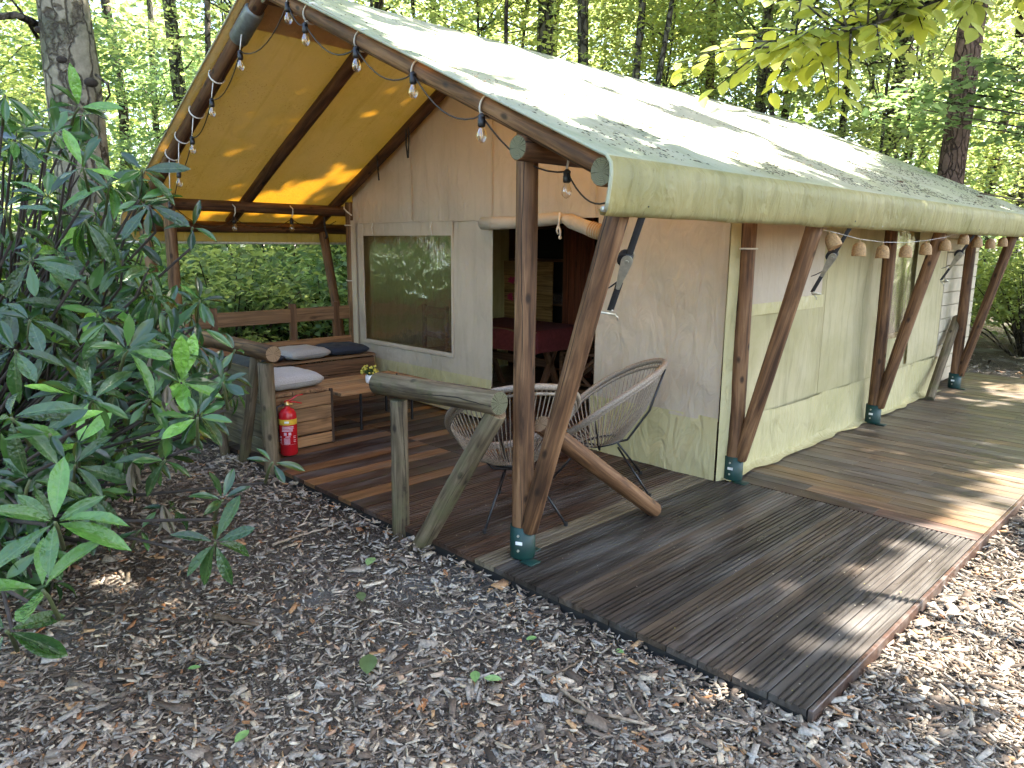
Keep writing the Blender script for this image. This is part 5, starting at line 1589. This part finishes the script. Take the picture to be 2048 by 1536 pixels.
# trees on the camera's side of the clearing (seen mirrored in the window film)
for x_, y_, k, s_ in ((-11, -6.5, 0, 1.1), (-14, -9, 2, 1.2), (-9, -11, 3, 1.2), (-17, -5, 1, 1.1), (-19, -11, 5, 1.3), (-6.5, -13, 4, 1.2), (-13, -13.5, 0, 1.3), (-22, -8, 3, 1.3), (1, -14, 1, 1.2), (7, -11, 2, 1.2), (12, -4, 0, 1.2), (-9.5, -3.6, 5, .9), (-1, -18, 3, 1.4), (13, 3, 4, 1.1)):
    plant_tree(k, x_, y_, s_)
# trunks of tall trees that can be told apart above the roof and to the left
tc_ = None
n_ = 900
cs = np.stack([rng.normal(0, 1.6, n_), rng.normal(0, 1.6, n_), rng.uniform(10.5, 15, n_)], 1)
V_, Q_ = cloud(cs, rnd_dirs(n_), rnd_nrm(n_), .30 * rng.uniform(.7, 1.3, n_))
tall_crown = mesh_np('crown', V_, Q_); tall_crown.materials.append(M['leaf_a'])
for px, dpt, dia, lean, bk, lab in (
    (388, 13.5, .32, -.2, 'bark_grey', 'thick pale grey trunk in the wood behind the yellow awning'),
    (425, 11.5, .12, .3, 'bark_dark', 'thin dark leaning trunk in the wood behind the yellow awning'),
    (775, 13.0, .24, .1, 'bark_dark', 'dark trunk rising just behind the ridge at the roof front'),
    (893, 17.0, .20, -.3, 'bark_grey', 'slim grey trunk behind the ridge between two dark trunks'),
    (1014, 12.5, .095, .05, 'bark_dark', 'very thin straight dark trunk behind the ridge'),
    (1096, 18.0, .24, .2, 'bark_grey', 'pale trunk standing far behind the ridge beside a thick trunk'),
    (1166, 13.0, .27, -.2, 'bark_grey', 'thick mottled trunk rising behind the middle of the ridge'),
    (1212, 12.2, .17, .75, 'bark_grey', 'slanting trunk leaning beside the thick mottled trunk'),
    (1400, 16.0, .26, .1, 'bark_pine', 'reddish pine trunk half hidden by leaves behind the roof'),
    (1500, 15.0, .30, .05, 'bark_birch', 'white birch trunk behind the sunny roof slope'),
    (1560, 18.0, .26, -.2, 'bark_dark', 'dark trunk beside the white birch in the wood'),
    (1664, 14.0, .17, .1, 'bark_dark', 'narrow dark trunk behind the far roof slope'),
    (1762, 17.0, .30, .1, 'bark_pine', 'brown trunk standing left of the tall pine in the wood'),
    (1830, 20.0, .26, -.1, 'bark_birch', 'pale trunk between the tall pine and brown trunk'),
    (1968, 16.0, .28, .1, 'bark_dark', 'dark trunk just beyond the tall pine'),
    (2030, 19.0, .26, .1, 'bark_grey', 'grey trunk in the wood beyond the walkway end'),
    (30, 10.0, .16, -.9, 'bark_pine', 'brown trunk leaning away beyond the old birch'),
    (250, 16.0, .28, .2, 'bark_dark', 'dark trunk in the wood between birch and awning'),
    (330, 19.0, .22, .1, 'bark_grey', 'slim trunk far back beside the thick pale grey trunk')):
    p_ = dep(px, 487, dpt); dia *= .85
    gz = ground_z(p_.x, p_.y)
    root = empty('woodland_tree', (p_.x, p_.y, gz), lab, 'tree')
    q_ = Vector((p_.x, p_.y, gz - .1)); tp2 = q_ + Vector((RIGHT.x * lean, RIGHT.y * lean, 11.5))
    pts, rs = trunk_pts(q_, tp2, dia / 2, dia * .3, .12, 14, px * .13)
    MB().tube(pts, rs, 12).build('trunk', M[bk], root, True)
    if dia > .15: link('crown', tall_crown, None, root, Matrix.Translation(tp2 - Vector((0, 0, 10.5))) @ Matrix.Rotation(px, 4, 'Z'))
    for k in range(4):
        z_ = random.uniform(3.0, 6.5); a = random.uniform(0, 6.3); L_ = random.uniform(.4, 1.3)
        b0 = q_.lerp(tp2, z_ / 11.5)
        MB().tube([b0, b0 + Vector((math.cos(a), math.sin(a), .25)) * L_ * .5, b0 + Vector((math.cos(a), math.sin(a), .5)) * L_], [dia * .1, dia * .06, .005], 5).build('branch', M[bk], root, True)
# sapling in front of the trunks, leaning right
p_ = dep(1290, 487, 11.0)
root = empty('sapling', (p_.x, p_.y, ground_z(p_.x, p_.y)), 'thin leaning sapling stem rising behind the sunny roof', 'tree')
MB().tube([Vector((p_.x, p_.y, -.1)), dep(1300, 260, 11.0), dep(1322, 130, 11.0), dep(1350, -30, 11.0)], [.06, .05, .045, .035], 8).build('trunk', M['bark_grey'], root, True)
cs = np.array([dep(1300 + random.uniform(-160, 160), random.uniform(-60, 120), 11 + random.uniform(-1, 1)) for _ in range(26)])
V_, Q_ = sprays(cs, 30, .5, .08, .11)
link('crown', mesh_np('crown', V_, Q_), M['leaf_c'], root)

# ------------------------------------------------------------------ shrubs and ferns
SHR = []
for k in range(3):
    n_ = (60, 70, 55)[k]
    a = rng.uniform(0, 6.283, n_); e = np.arccos(rng.uniform(-.1, 1, n_)); r_ = rng.uniform(.45, 1.0, n_) ** .6
    cs = np.stack([np.cos(a) * np.sin(e) * r_ * 1.1, np.sin(a) * np.sin(e) * r_ * 1.1, .55 + np.cos(e) * r_ * 1.0], 1)
    V_, Q_ = sprays(cs, 46, .32, .07, (.10, .085, .13)[k], -.7, .3, .6, (.6, .5, .36)[k])
    me = mesh_np('foliage', V_, Q_); me.materials.append(M[('leaf_b', 'leaf_a', 'leaf_d')[k]])
    sb = MB()
    for c_ in cs[::3]: sb.tube([Vector((c_[0] * .1, c_[1] * .1, -.05)), Vector((c_[0] * .55, c_[1] * .55, c_[2] * .6)), Vector(c_)], [.014, .010, .004], 5)
    sme = sb.mesh('stems'); sme.materials.append(M['bark_dark'])
    SHR.append((me, sme))
SL_ = ['leafy green shrub in the undergrowth', 'fine-leaved pale green shrub in the undergrowth', 'dark narrow-leaved evergreen shrub in the undergrowth']
def plant_shrub(k, x_, y_, s_):
    root = empty('shrub', (x_, y_, ground_z(x_, y_)), SL_[k] + ' ' + whereabouts(x_, y_), 'shrub', 'undergrowth shrubs of the wood', random.uniform(0, 6.3))
    for nm_, m_ in zip(('foliage', 'stems'), SHR[k]): link(nm_, m_, None, root, root.matrix_basis @ Matrix.Scale(s_, 4))
random.seed(5)
n_ = 0; tries = 0
while n_ < 46 and tries < 600:
    tries += 1
    if n_ < 26: x_, y_ = random.uniform(-13.5, -6.2), random.uniform(-1.5, 11)
    elif n_ < 34: x_, y_ = random.uniform(-3.5, 7), random.uniform(10.5, 19)
    else: x_, y_ = random.uniform(-14, -5), random.uniform(-6, -2.6)
    if not (x_ < -5.9 or x_ > 3.6 or y_ > 10 or y_ < -2.2): continue
    plant_shrub(random.choice((0, 1, 2, 2)) if n_ < 26 else random.randrange(3), x_, y_, random.uniform(.8, 1.5)); n_ += 1
for x_, y_, k, s_ in ((-6.3, .2, 0, 1.0), (-6.6, 1.4, 1, 1.2), (-6.3, 2.6, 0, 1.1), (-6.8, 3.6, 2, 1.1), (-6.4, 4.8, 1, 1.2), (-7.6, .8, 0, 1.4), (-7.8, 2.6, 1, 1.5), (-8.0, 4.4, 0, 1.5), (-7.2, -.8, 2, 1.2), (-9.2, 1.4, 0, 1.7), (-9.4, 3.6, 1, 1.7)):
    plant_shrub(k, x_, y_, s_)
# ferns
fr_m = leaf_mat('fern_leaves', [(0.08, 0.16, 0.03), (0.12, 0.2, 0.04)], (.3, .4, .05), .35, .5)
vs_ = []; q = []
for k in range(11):
    a = k * 6.283 / 11 + random.uniform(-.2, .2); L_ = random.uniform(.55, .8)
    for i in range(1, 16):
        s_ = i / 16
        c_ = Vector((math.cos(a) * L_ * s_, math.sin(a) * L_ * s_, .55 * math.sin(s_ * 2.3) * L_ + .05))
        for sd_ in (-1, 1):
            pl = .16 * math.sin(math.pi * (s_ * .9 + .08)) * L_ * 1.4
            dv = Vector((-math.sin(a) * sd_, math.cos(a) * sd_, -.15)) * pl + Vector((math.cos(a), math.sin(a), 0)) * pl * .35
            wv = Vector((math.cos(a), math.sin(a), .2)) * .018
            b = len(vs_); vs_ += [c_, c_ + dv * .5 + wv, c_ + dv, c_ + dv * .5 - wv]; q.append((b, b + 1, b + 2, b + 3))
fme = mesh_np('fronds', [tuple(x) for x in vs_], q); fme.materials.append(fr_m)
random.seed(9)
for k in range(24):
    if k < 14: p_ = at(random.uniform(1935, 2150), random.uniform(625, 700), 2, GZ)
    else: p_ = Vector((random.uniform(-9, -5.8), random.uniform(-1, 6), 0))
    s_ = random.uniform(.7, 1.3)
    root = empty('fern', (p_.x, p_.y, ground_z(p_.x, p_.y)), 'arching green fern on the woodland floor beyond the deck' if k < 14 else 'arching green fern in the undergrowth beside the porch', 'fern', 'ferns on the woodland floor', random.uniform(0, 6))
    link('fronds', fme, None, root, root.matrix_basis @ Matrix.Scale(s_, 4))
# far wood that reads as one mass
n_ = 52000
ang = rng.uniform(-.95, .95, n_) * 1.25
dd_ = rng.uniform(33, 47, n_)
f0 = math.atan2(FWD.y, FWD.x)
cs = np.stack([CAM.x + np.cos(f0 + ang) * dd_, CAM.y + np.sin(f0 + ang) * dd_, rng.random(n_) ** 1.15 * 20], 1)
kp = np.array([noise.noise(Vector((c[0] * .22, c[1] * .22, c[2] * .3))) > -.10 for c in cs])
cs = cs[kp]; n_ = len(cs)
V_, Q_ = cloud(cs, rnd_dirs(n_), rnd_nrm(n_), .62 * rng.uniform(.6, 1.3, n_), .66)
tag(link('far_woodland', mesh_np('far_woodland', V_, Q_), M['leaf_a']), 'distant sunlit green foliage filling the wood behind the trunks', 'woodland', kind='stuff')

# ------------------------------------------------------------------ beech branch hanging in at the top right
root = tall_root['beech']
lb = leaf_mat('beech_branch_leaf', [(0.14, 0.22, 0.035), (0.19, 0.27, 0.045), (0.16, 0.25, 0.05)], (0.74, 0.72, 0.10), .58, .45, use_obj=True)  # leaf colours brightened in place of backlight that the canopy blocks
lbm = [leaf_mesh('leaf', lb, .30, c_, .06, 6, .006, 1, .48) for c_ in (.10, .22)]
tips = []
limb = MB()
main = [Vector((4.8, 3.25, 3.4)), dep(2250, -120, 3.5), dep(2048, -60, 3.4), dep(1900, -10, 3.4), dep(1760, 45, 3.4), dep(1640, 75, 3.45), dep(1545, 95, 3.5)]
limb.tube(main, [.04, .020, .013, .010, .007, .005, .003], 7)
random.seed(31)
subs = []
for k in range(74):
    f = random.uniform(1.3, 5.95); i_ = int(f)
    b0 = main[i_].lerp(main[min(i_ + 1, 6)], f - i_)
    e = b0 + RIGHT * random.uniform(-.55, .25) + Vector((0, 0, 1)) * random.uniform(-.22, .30) + FWD * random.uniform(-.3, .5)
    m_ = b0.lerp(e, .5) + Vector((0, 0, .05))
    limb.tube([b0, m_, e], [.006, .004, .002], 5)
    subs.append((b0, m_, e))
limb.build('limb', M['bark_grey'], root, True)
nl_ = 0; xv = []; xq = []
for b0, m_, e in subs:
    for i in range(8):
        f = .2 + .8 * i / 7
        p_ = (b0.lerp(m_, f * 2) if f < .5 else m_.lerp(e, f * 2 - 1))
        sd_ = 1 if i % 2 else -1
        ax = (e - b0).normalized()
        lat = ax.cross(Vector((0, 0, 1))).normalized() * sd_
        d_ = lat * .8 + ax * .6 + Vector((0, 0, random.uniform(-.5, .05)))
        mw = frame(p_, d_, Vector((random.uniform(-.4, .4), random.uniform(-.4, .4), 1)), random.uniform(.075, .125))
        v_ = random.uniform(.75, 1.2)
        if nl_ < 296:
            o = link('leaf', random.choice(lbm), None, root, mw); o.color = (v_, v_, v_, 1)
        else:
            me = lbm[nl_ % 2]; b = len(xv)
            xv += [tuple(mw @ w_.co) for w_ in me.vertices]; xq += [tuple(b + x for x in pp.vertices) for pp in me.polygons]
        nl_ += 1
tag(link('leaf_mass', mesh_np('leaf_mass', xv, xq), M['leaf_c'], root, smooth=True), kind='stuff')

# maple sprays crossing in front of the pine
p0 = dep(2400, 250, 9.2)
root = empty('maple_tree', (p0.x, p0.y, ground_z(p0.x, p0.y)), 'maple reaching bluish leaf sprays across the tall pine trunk', 'tree')
pts, rs = trunk_pts((p0.x, p0.y, -.15), (p0.x + .2, p0.y, 6), .08, .03, .1, 9, 4)
tb = MB().tube(pts, rs, 9)
tb.build('trunk', M['bark_grey'], root, True)
lm = MB(); cs = []
for px, py in ((1840, 170), (1880, 200), (1950, 190), (2010, 215), (1905, 160), (2048, 160), (1985, 150), (2080, 240), (1820, 215), (1960, 120), (2040, 110), (1870, 240), (2030, 270), (1790, 190)):
    e = dep(px, py, 8.9 + random.uniform(-.4, .5))
    cs.append(tuple(e))
    b0 = Vector((p0.x, p0.y, e.z - .8))
    lm.tube([b0, b0.lerp(e, .5) + Vector((0, 0, .15)), e], [.02, .013, .005], 5)
lm.build('limb', M['bark_dark'], root, True)
V_, Q_ = sprays(np.array(cs), 46, .42, .05, .13, -.35, .1, .35, .8)
link('crown', mesh_np('crown', V_, Q_), M['leaf_b'], root)

# ------------------------------------------------------------------ the rhododendron in the foreground
random.seed(77)
rh = leaf_mat('rhododendron_leaf', [(0.012, 0.036, 0.012), (0.019, 0.054, 0.017), (0.029, 0.074, 0.021)], (0.16, 0.34, 0.03), .18, .20, .6, use_obj=True, bumpy=.03)
rhm = [leaf_mesh('leaf', rh, w_, c_, f_, 7, wv_, 1, pk_) for w_, c_, f_, wv_, pk_ in ((.150, .14, .05, .008, .55), (.138, .30, .07, .010, .55), (.165, .04, .04, .014, .60), (.125, .45, .09, .008, .52))]
bush = empty('rhododendron', (-2.6, -1.75, GZ), 'large glossy-leaved rhododendron overhanging the path beside the porch', 'shrub')
BASES = [Vector((-2.5, -1.9, GZ - .05)), Vector((-2.9, -1.5, GZ - .05)), Vector((-2.1, -2.1, GZ - .05)), Vector((-3.2, -1.1, GZ - .05))]
WH = []   # centre, depth, size, youth, number
for px, py, dp, s_, yg, n in (
    (110, 1045, 1.75, .150, .85, 8), (85, 1180, 1.75, .135, .8, 8), (12, 1262, 1.75, .135, .55, 7), (100, 868, 2.0, .105, 1.0, 7), (22, 835, 2.0, .13, .5, 7),
    (185, 800, 2.2, .12, .3, 8), (395, 835, 2.35, .11, .95, 8), (445, 765, 2.5, .10, 1.0, 7), (445, 1000, 2.25, .085, 1.0, 6), (430, 1085, 2.25, .125, .35, 9), (545, 925, 2.5, .09, .7, 5),
    (255, 700, 2.3, .125, .75, 8), (150, 790, 2.2, .10, 1.0, 7), (345, 700, 2.6, .12, .6, 8), (165, 335, 2.7, .125, .9, 8), (158, 215, 2.8, .12, .9, 7), (110, 265, 2.8, .10, .95, 6),
    (170, 440, 2.5, .16, .1, 9), (95, 395, 2.7, .115, .75, 8), (220, 370, 2.8, .15, .6, 8), (285, 340, 2.7, .15, .5, 7), (385, 455, 2.9, .105, .7, 6), (310, 590, 2.6, .15, .0, 7),
    (215, 640, 2.6, .12, .5, 8), (60, 640, 2.5, .13, .4, 8), (30, 700, 2.3, .14, .4, 8), (320, 620, 3.0, .13, .5, 7), (400, 600, 3.0, .13, .5, 7), (300, 800, 2.6, .14, .2, 8),
    (250, 900, 2.5, .13, .15, 9), (330, 920, 2.5, .12, .2, 8), (60, 960, 2.2, .13, .4, 8), (150, 930, 2.4, .13, .3, 8), (10, 190, 2.6, .15, .3, 8), (40, 280, 2.9, .13, .4, 8), (10, 420, 2.6, .14, .3, 8),
    (470, 700, 2.9, .11, .6, 7), (395, 690, 3.0, .13, .6, 8), (60, 520, 2.6, .14, .4, 8), (270, 480, 3.0, .13, .5, 7), (120, 600, 2.8, .13, .4, 8), (340, 1020, 2.6, .11, .1, 6), (280, 1060, 2.7, .1, .3, 6)):
    WH.append((dep(px, py, dp), s_ * 1.14, yg, n))
POLY = [(-200, 160), (60, 230), (200, 220), (280, 310), (330, 380), (300, 470), (330, 560), (385, 615), (455, 675), (480, 780), (435, 860), (360, 900), (290, 960), (220, 1010), (150, 1080), (100, 1180), (-60, 1260), (-250, 1260)]
while len(WH) < 460:
    px, py = random.uniform(-250, 480), random.uniform(160, 1260)
    if not inpoly(px, py, POLY): continue
    if py < 470 and random.random() < .45: continue
    dp = random.uniform(2.55, 5.0) if py < 900 else random.uniform(2.5, 4.3)
    c_ = dep(px, py, dp)
    if c_.y > -.42 or c_.z < .05: continue
    WH.append((c_, random.uniform(.115, .175), random.choice((.1, .2, .3, .4, .5, .5, .8, .95)), random.randint(7, 9)))
leaves = []; brs = []
for wi, (c_, s_, yg, n) in enumerate(WH):
    out = Vector((c_.x + 2.6, c_.y + 1.75, 0)); 
    ax = (out.normalized() * .8 if out.length > .1 else Vector((0, 0, 0))) + Vector((random.uniform(-.5, .5), random.uniform(-.5, .5), .9)) + (CAM - c_).normalized() * .35
    ax.normalize()
    bs = min(BASES, key=lambda b: (b - Vector((c_.x, c_.y, GZ))).length + random.uniform(0, .6))
    brs.append((c_.copy(), ax.copy(), bs, .0055 if wi < 43 else .005, yg))
    u_ = ax.orthogonal().normalized(); w_ = ax.cross(u_)
    a0_ = random.uniform(0, 6.3)
    for i in range(n):
        a = a0_ + i * 6.283 / n + random.uniform(-.5, .5)
        el = math.radians(random.uniform(0, 50) if yg > .6 else random.uniform(-45, 30) if yg > .15 else random.uniform(-75, -20))
        rad = u_ * math.cos(a) + w_ * math.sin(a)
        d_ = rad * math.cos(el) + ax * math.sin(el)
        if yg <= .6: d_.z -= .6 * (1 - yg) * random.random()
        s2 = s_ * random.uniform(.55, 1.12)
        if random.random() < .14: continue
        leaves.append((c_ + d_ * .012, d_, ax * math.cos(el) - rad * math.sin(el) + Vector((0, 0, .3)) + Vector((random.uniform(-.5, .5), random.uniform(-.5, .5), 0)), s2, yg, random.randrange(3) if yg > .15 else random.choice((1, 3))))
def vis(l):
    u_, v_, z_ = pix(l[0])
    if not (-60 < u_ < 2100 and -60 < v_ < 1600): return 0
    return l[3] / z_
order = sorted(range(len(leaves)), key=lambda i: -vis(leaves[i]))
big = set(order[:300])
def tint(yg):
    k = random.uniform(.8, 1.15)
    if yg > .85: return (6.5 * k, 5.2 * k, 2.4 * k, 1)
    if yg > .55: return (3.2 * k, 2.8 * k, 1.7 * k, 1)
    return (k, k, k * 1.05, 1)
rv = []; rq = []
for i, (c_, d_, nr, s_, yg, mi) in enumerate(leaves):
    mw = frame(c_, d_, nr, s_)
    if i in big:
        o = link('leaf', rhm[mi], None, bush, mw); o.color = tint(yg)
    else:
        me = rhm[mi]; b = len(rv)
        rv += [tuple(mw @ v_.co) for v_ in me.vertices]
        rq += [tuple(b + x for x in p_.vertices) for p_ in me.polygons]
rm = leaf_mat('rhododendron_mass', [(0.008, 0.024, 0.009), (0.014, 0.038, 0.013), (0.025, 0.064, 0.020), (0.060, 0.140, 0.035)], (0.14, 0.30, 0.03), .18, .21, .55)
mass = link('leaf_mass', mesh_np('leaf_mass', rv, rq), rm, bush, smooth=True)
tag(mass, kind='stuff')
rb = simple('rhododendron_bark', (0.030, 0.021, 0.016), .85, 0, 40, .4, .004)
rg_ = simple('rhododendron_shoot', (0.07, 0.085, 0.03), .6)
bmass = MB()
for wi, (c_, ax, bs, r_, yg) in enumerate(brs):
    j = c_ - ax * .10 + Vector((0, 0, -.03))
    m1 = bs.lerp(j, .35) + Vector((random.uniform(-.15, .15), random.uniform(-.15, .15), .25)); m2 = bs.lerp(j, .72) + Vector((random.uniform(-.1, .1), random.uniform(-.1, .1), .10))
    path = [bs + Vector((random.uniform(-.1, .1), random.uniform(-.1, .1), 0)), m1, m2, j]
    if wi < 110:
        o = MB().tube(path, [.013, .009, .006, .005], 6).build('branch', rb, bush, True)
        MB().tube([j, c_ - ax * .04, c_], [.006, .005, .0045], 5).build('shoot', rg_, o, True)
    else:
        bmass.tube(path + [c_], [.011, .008, .006, .005, .004], 5)
tag(bmass.build('branch_mass', rb, bush, True), kind='stuff')
# withered whorls
dry = leaf_mat('withered_leaf', [(0.10, 0.085, 0.06), (0.15, 0.12, 0.085), (0.07, 0.06, 0.045)], (.1, .08, .03), .1, .6, use_obj=True)
drm = leaf_mesh('withered_leaf', dry, .10, .10, .14, 6, .02)
for px, py, dp in ((310, 700, 2.55), (335, 770, 2.5), (265, 925, 2.45), (325, 1010, 2.5)):
    c_ = dep(px, py, dp)
    for k in range(6):
        link('withered_leaf', drm, None, bush, frame(c_, Vector((random.uniform(-.35, .35), random.uniform(-.35, .35), -1)), Vector((random.uniform(-1, 1), random.uniform(-1, 1), .1)), random.uniform(.08, .12))).color = (1, 1, 1, 1)
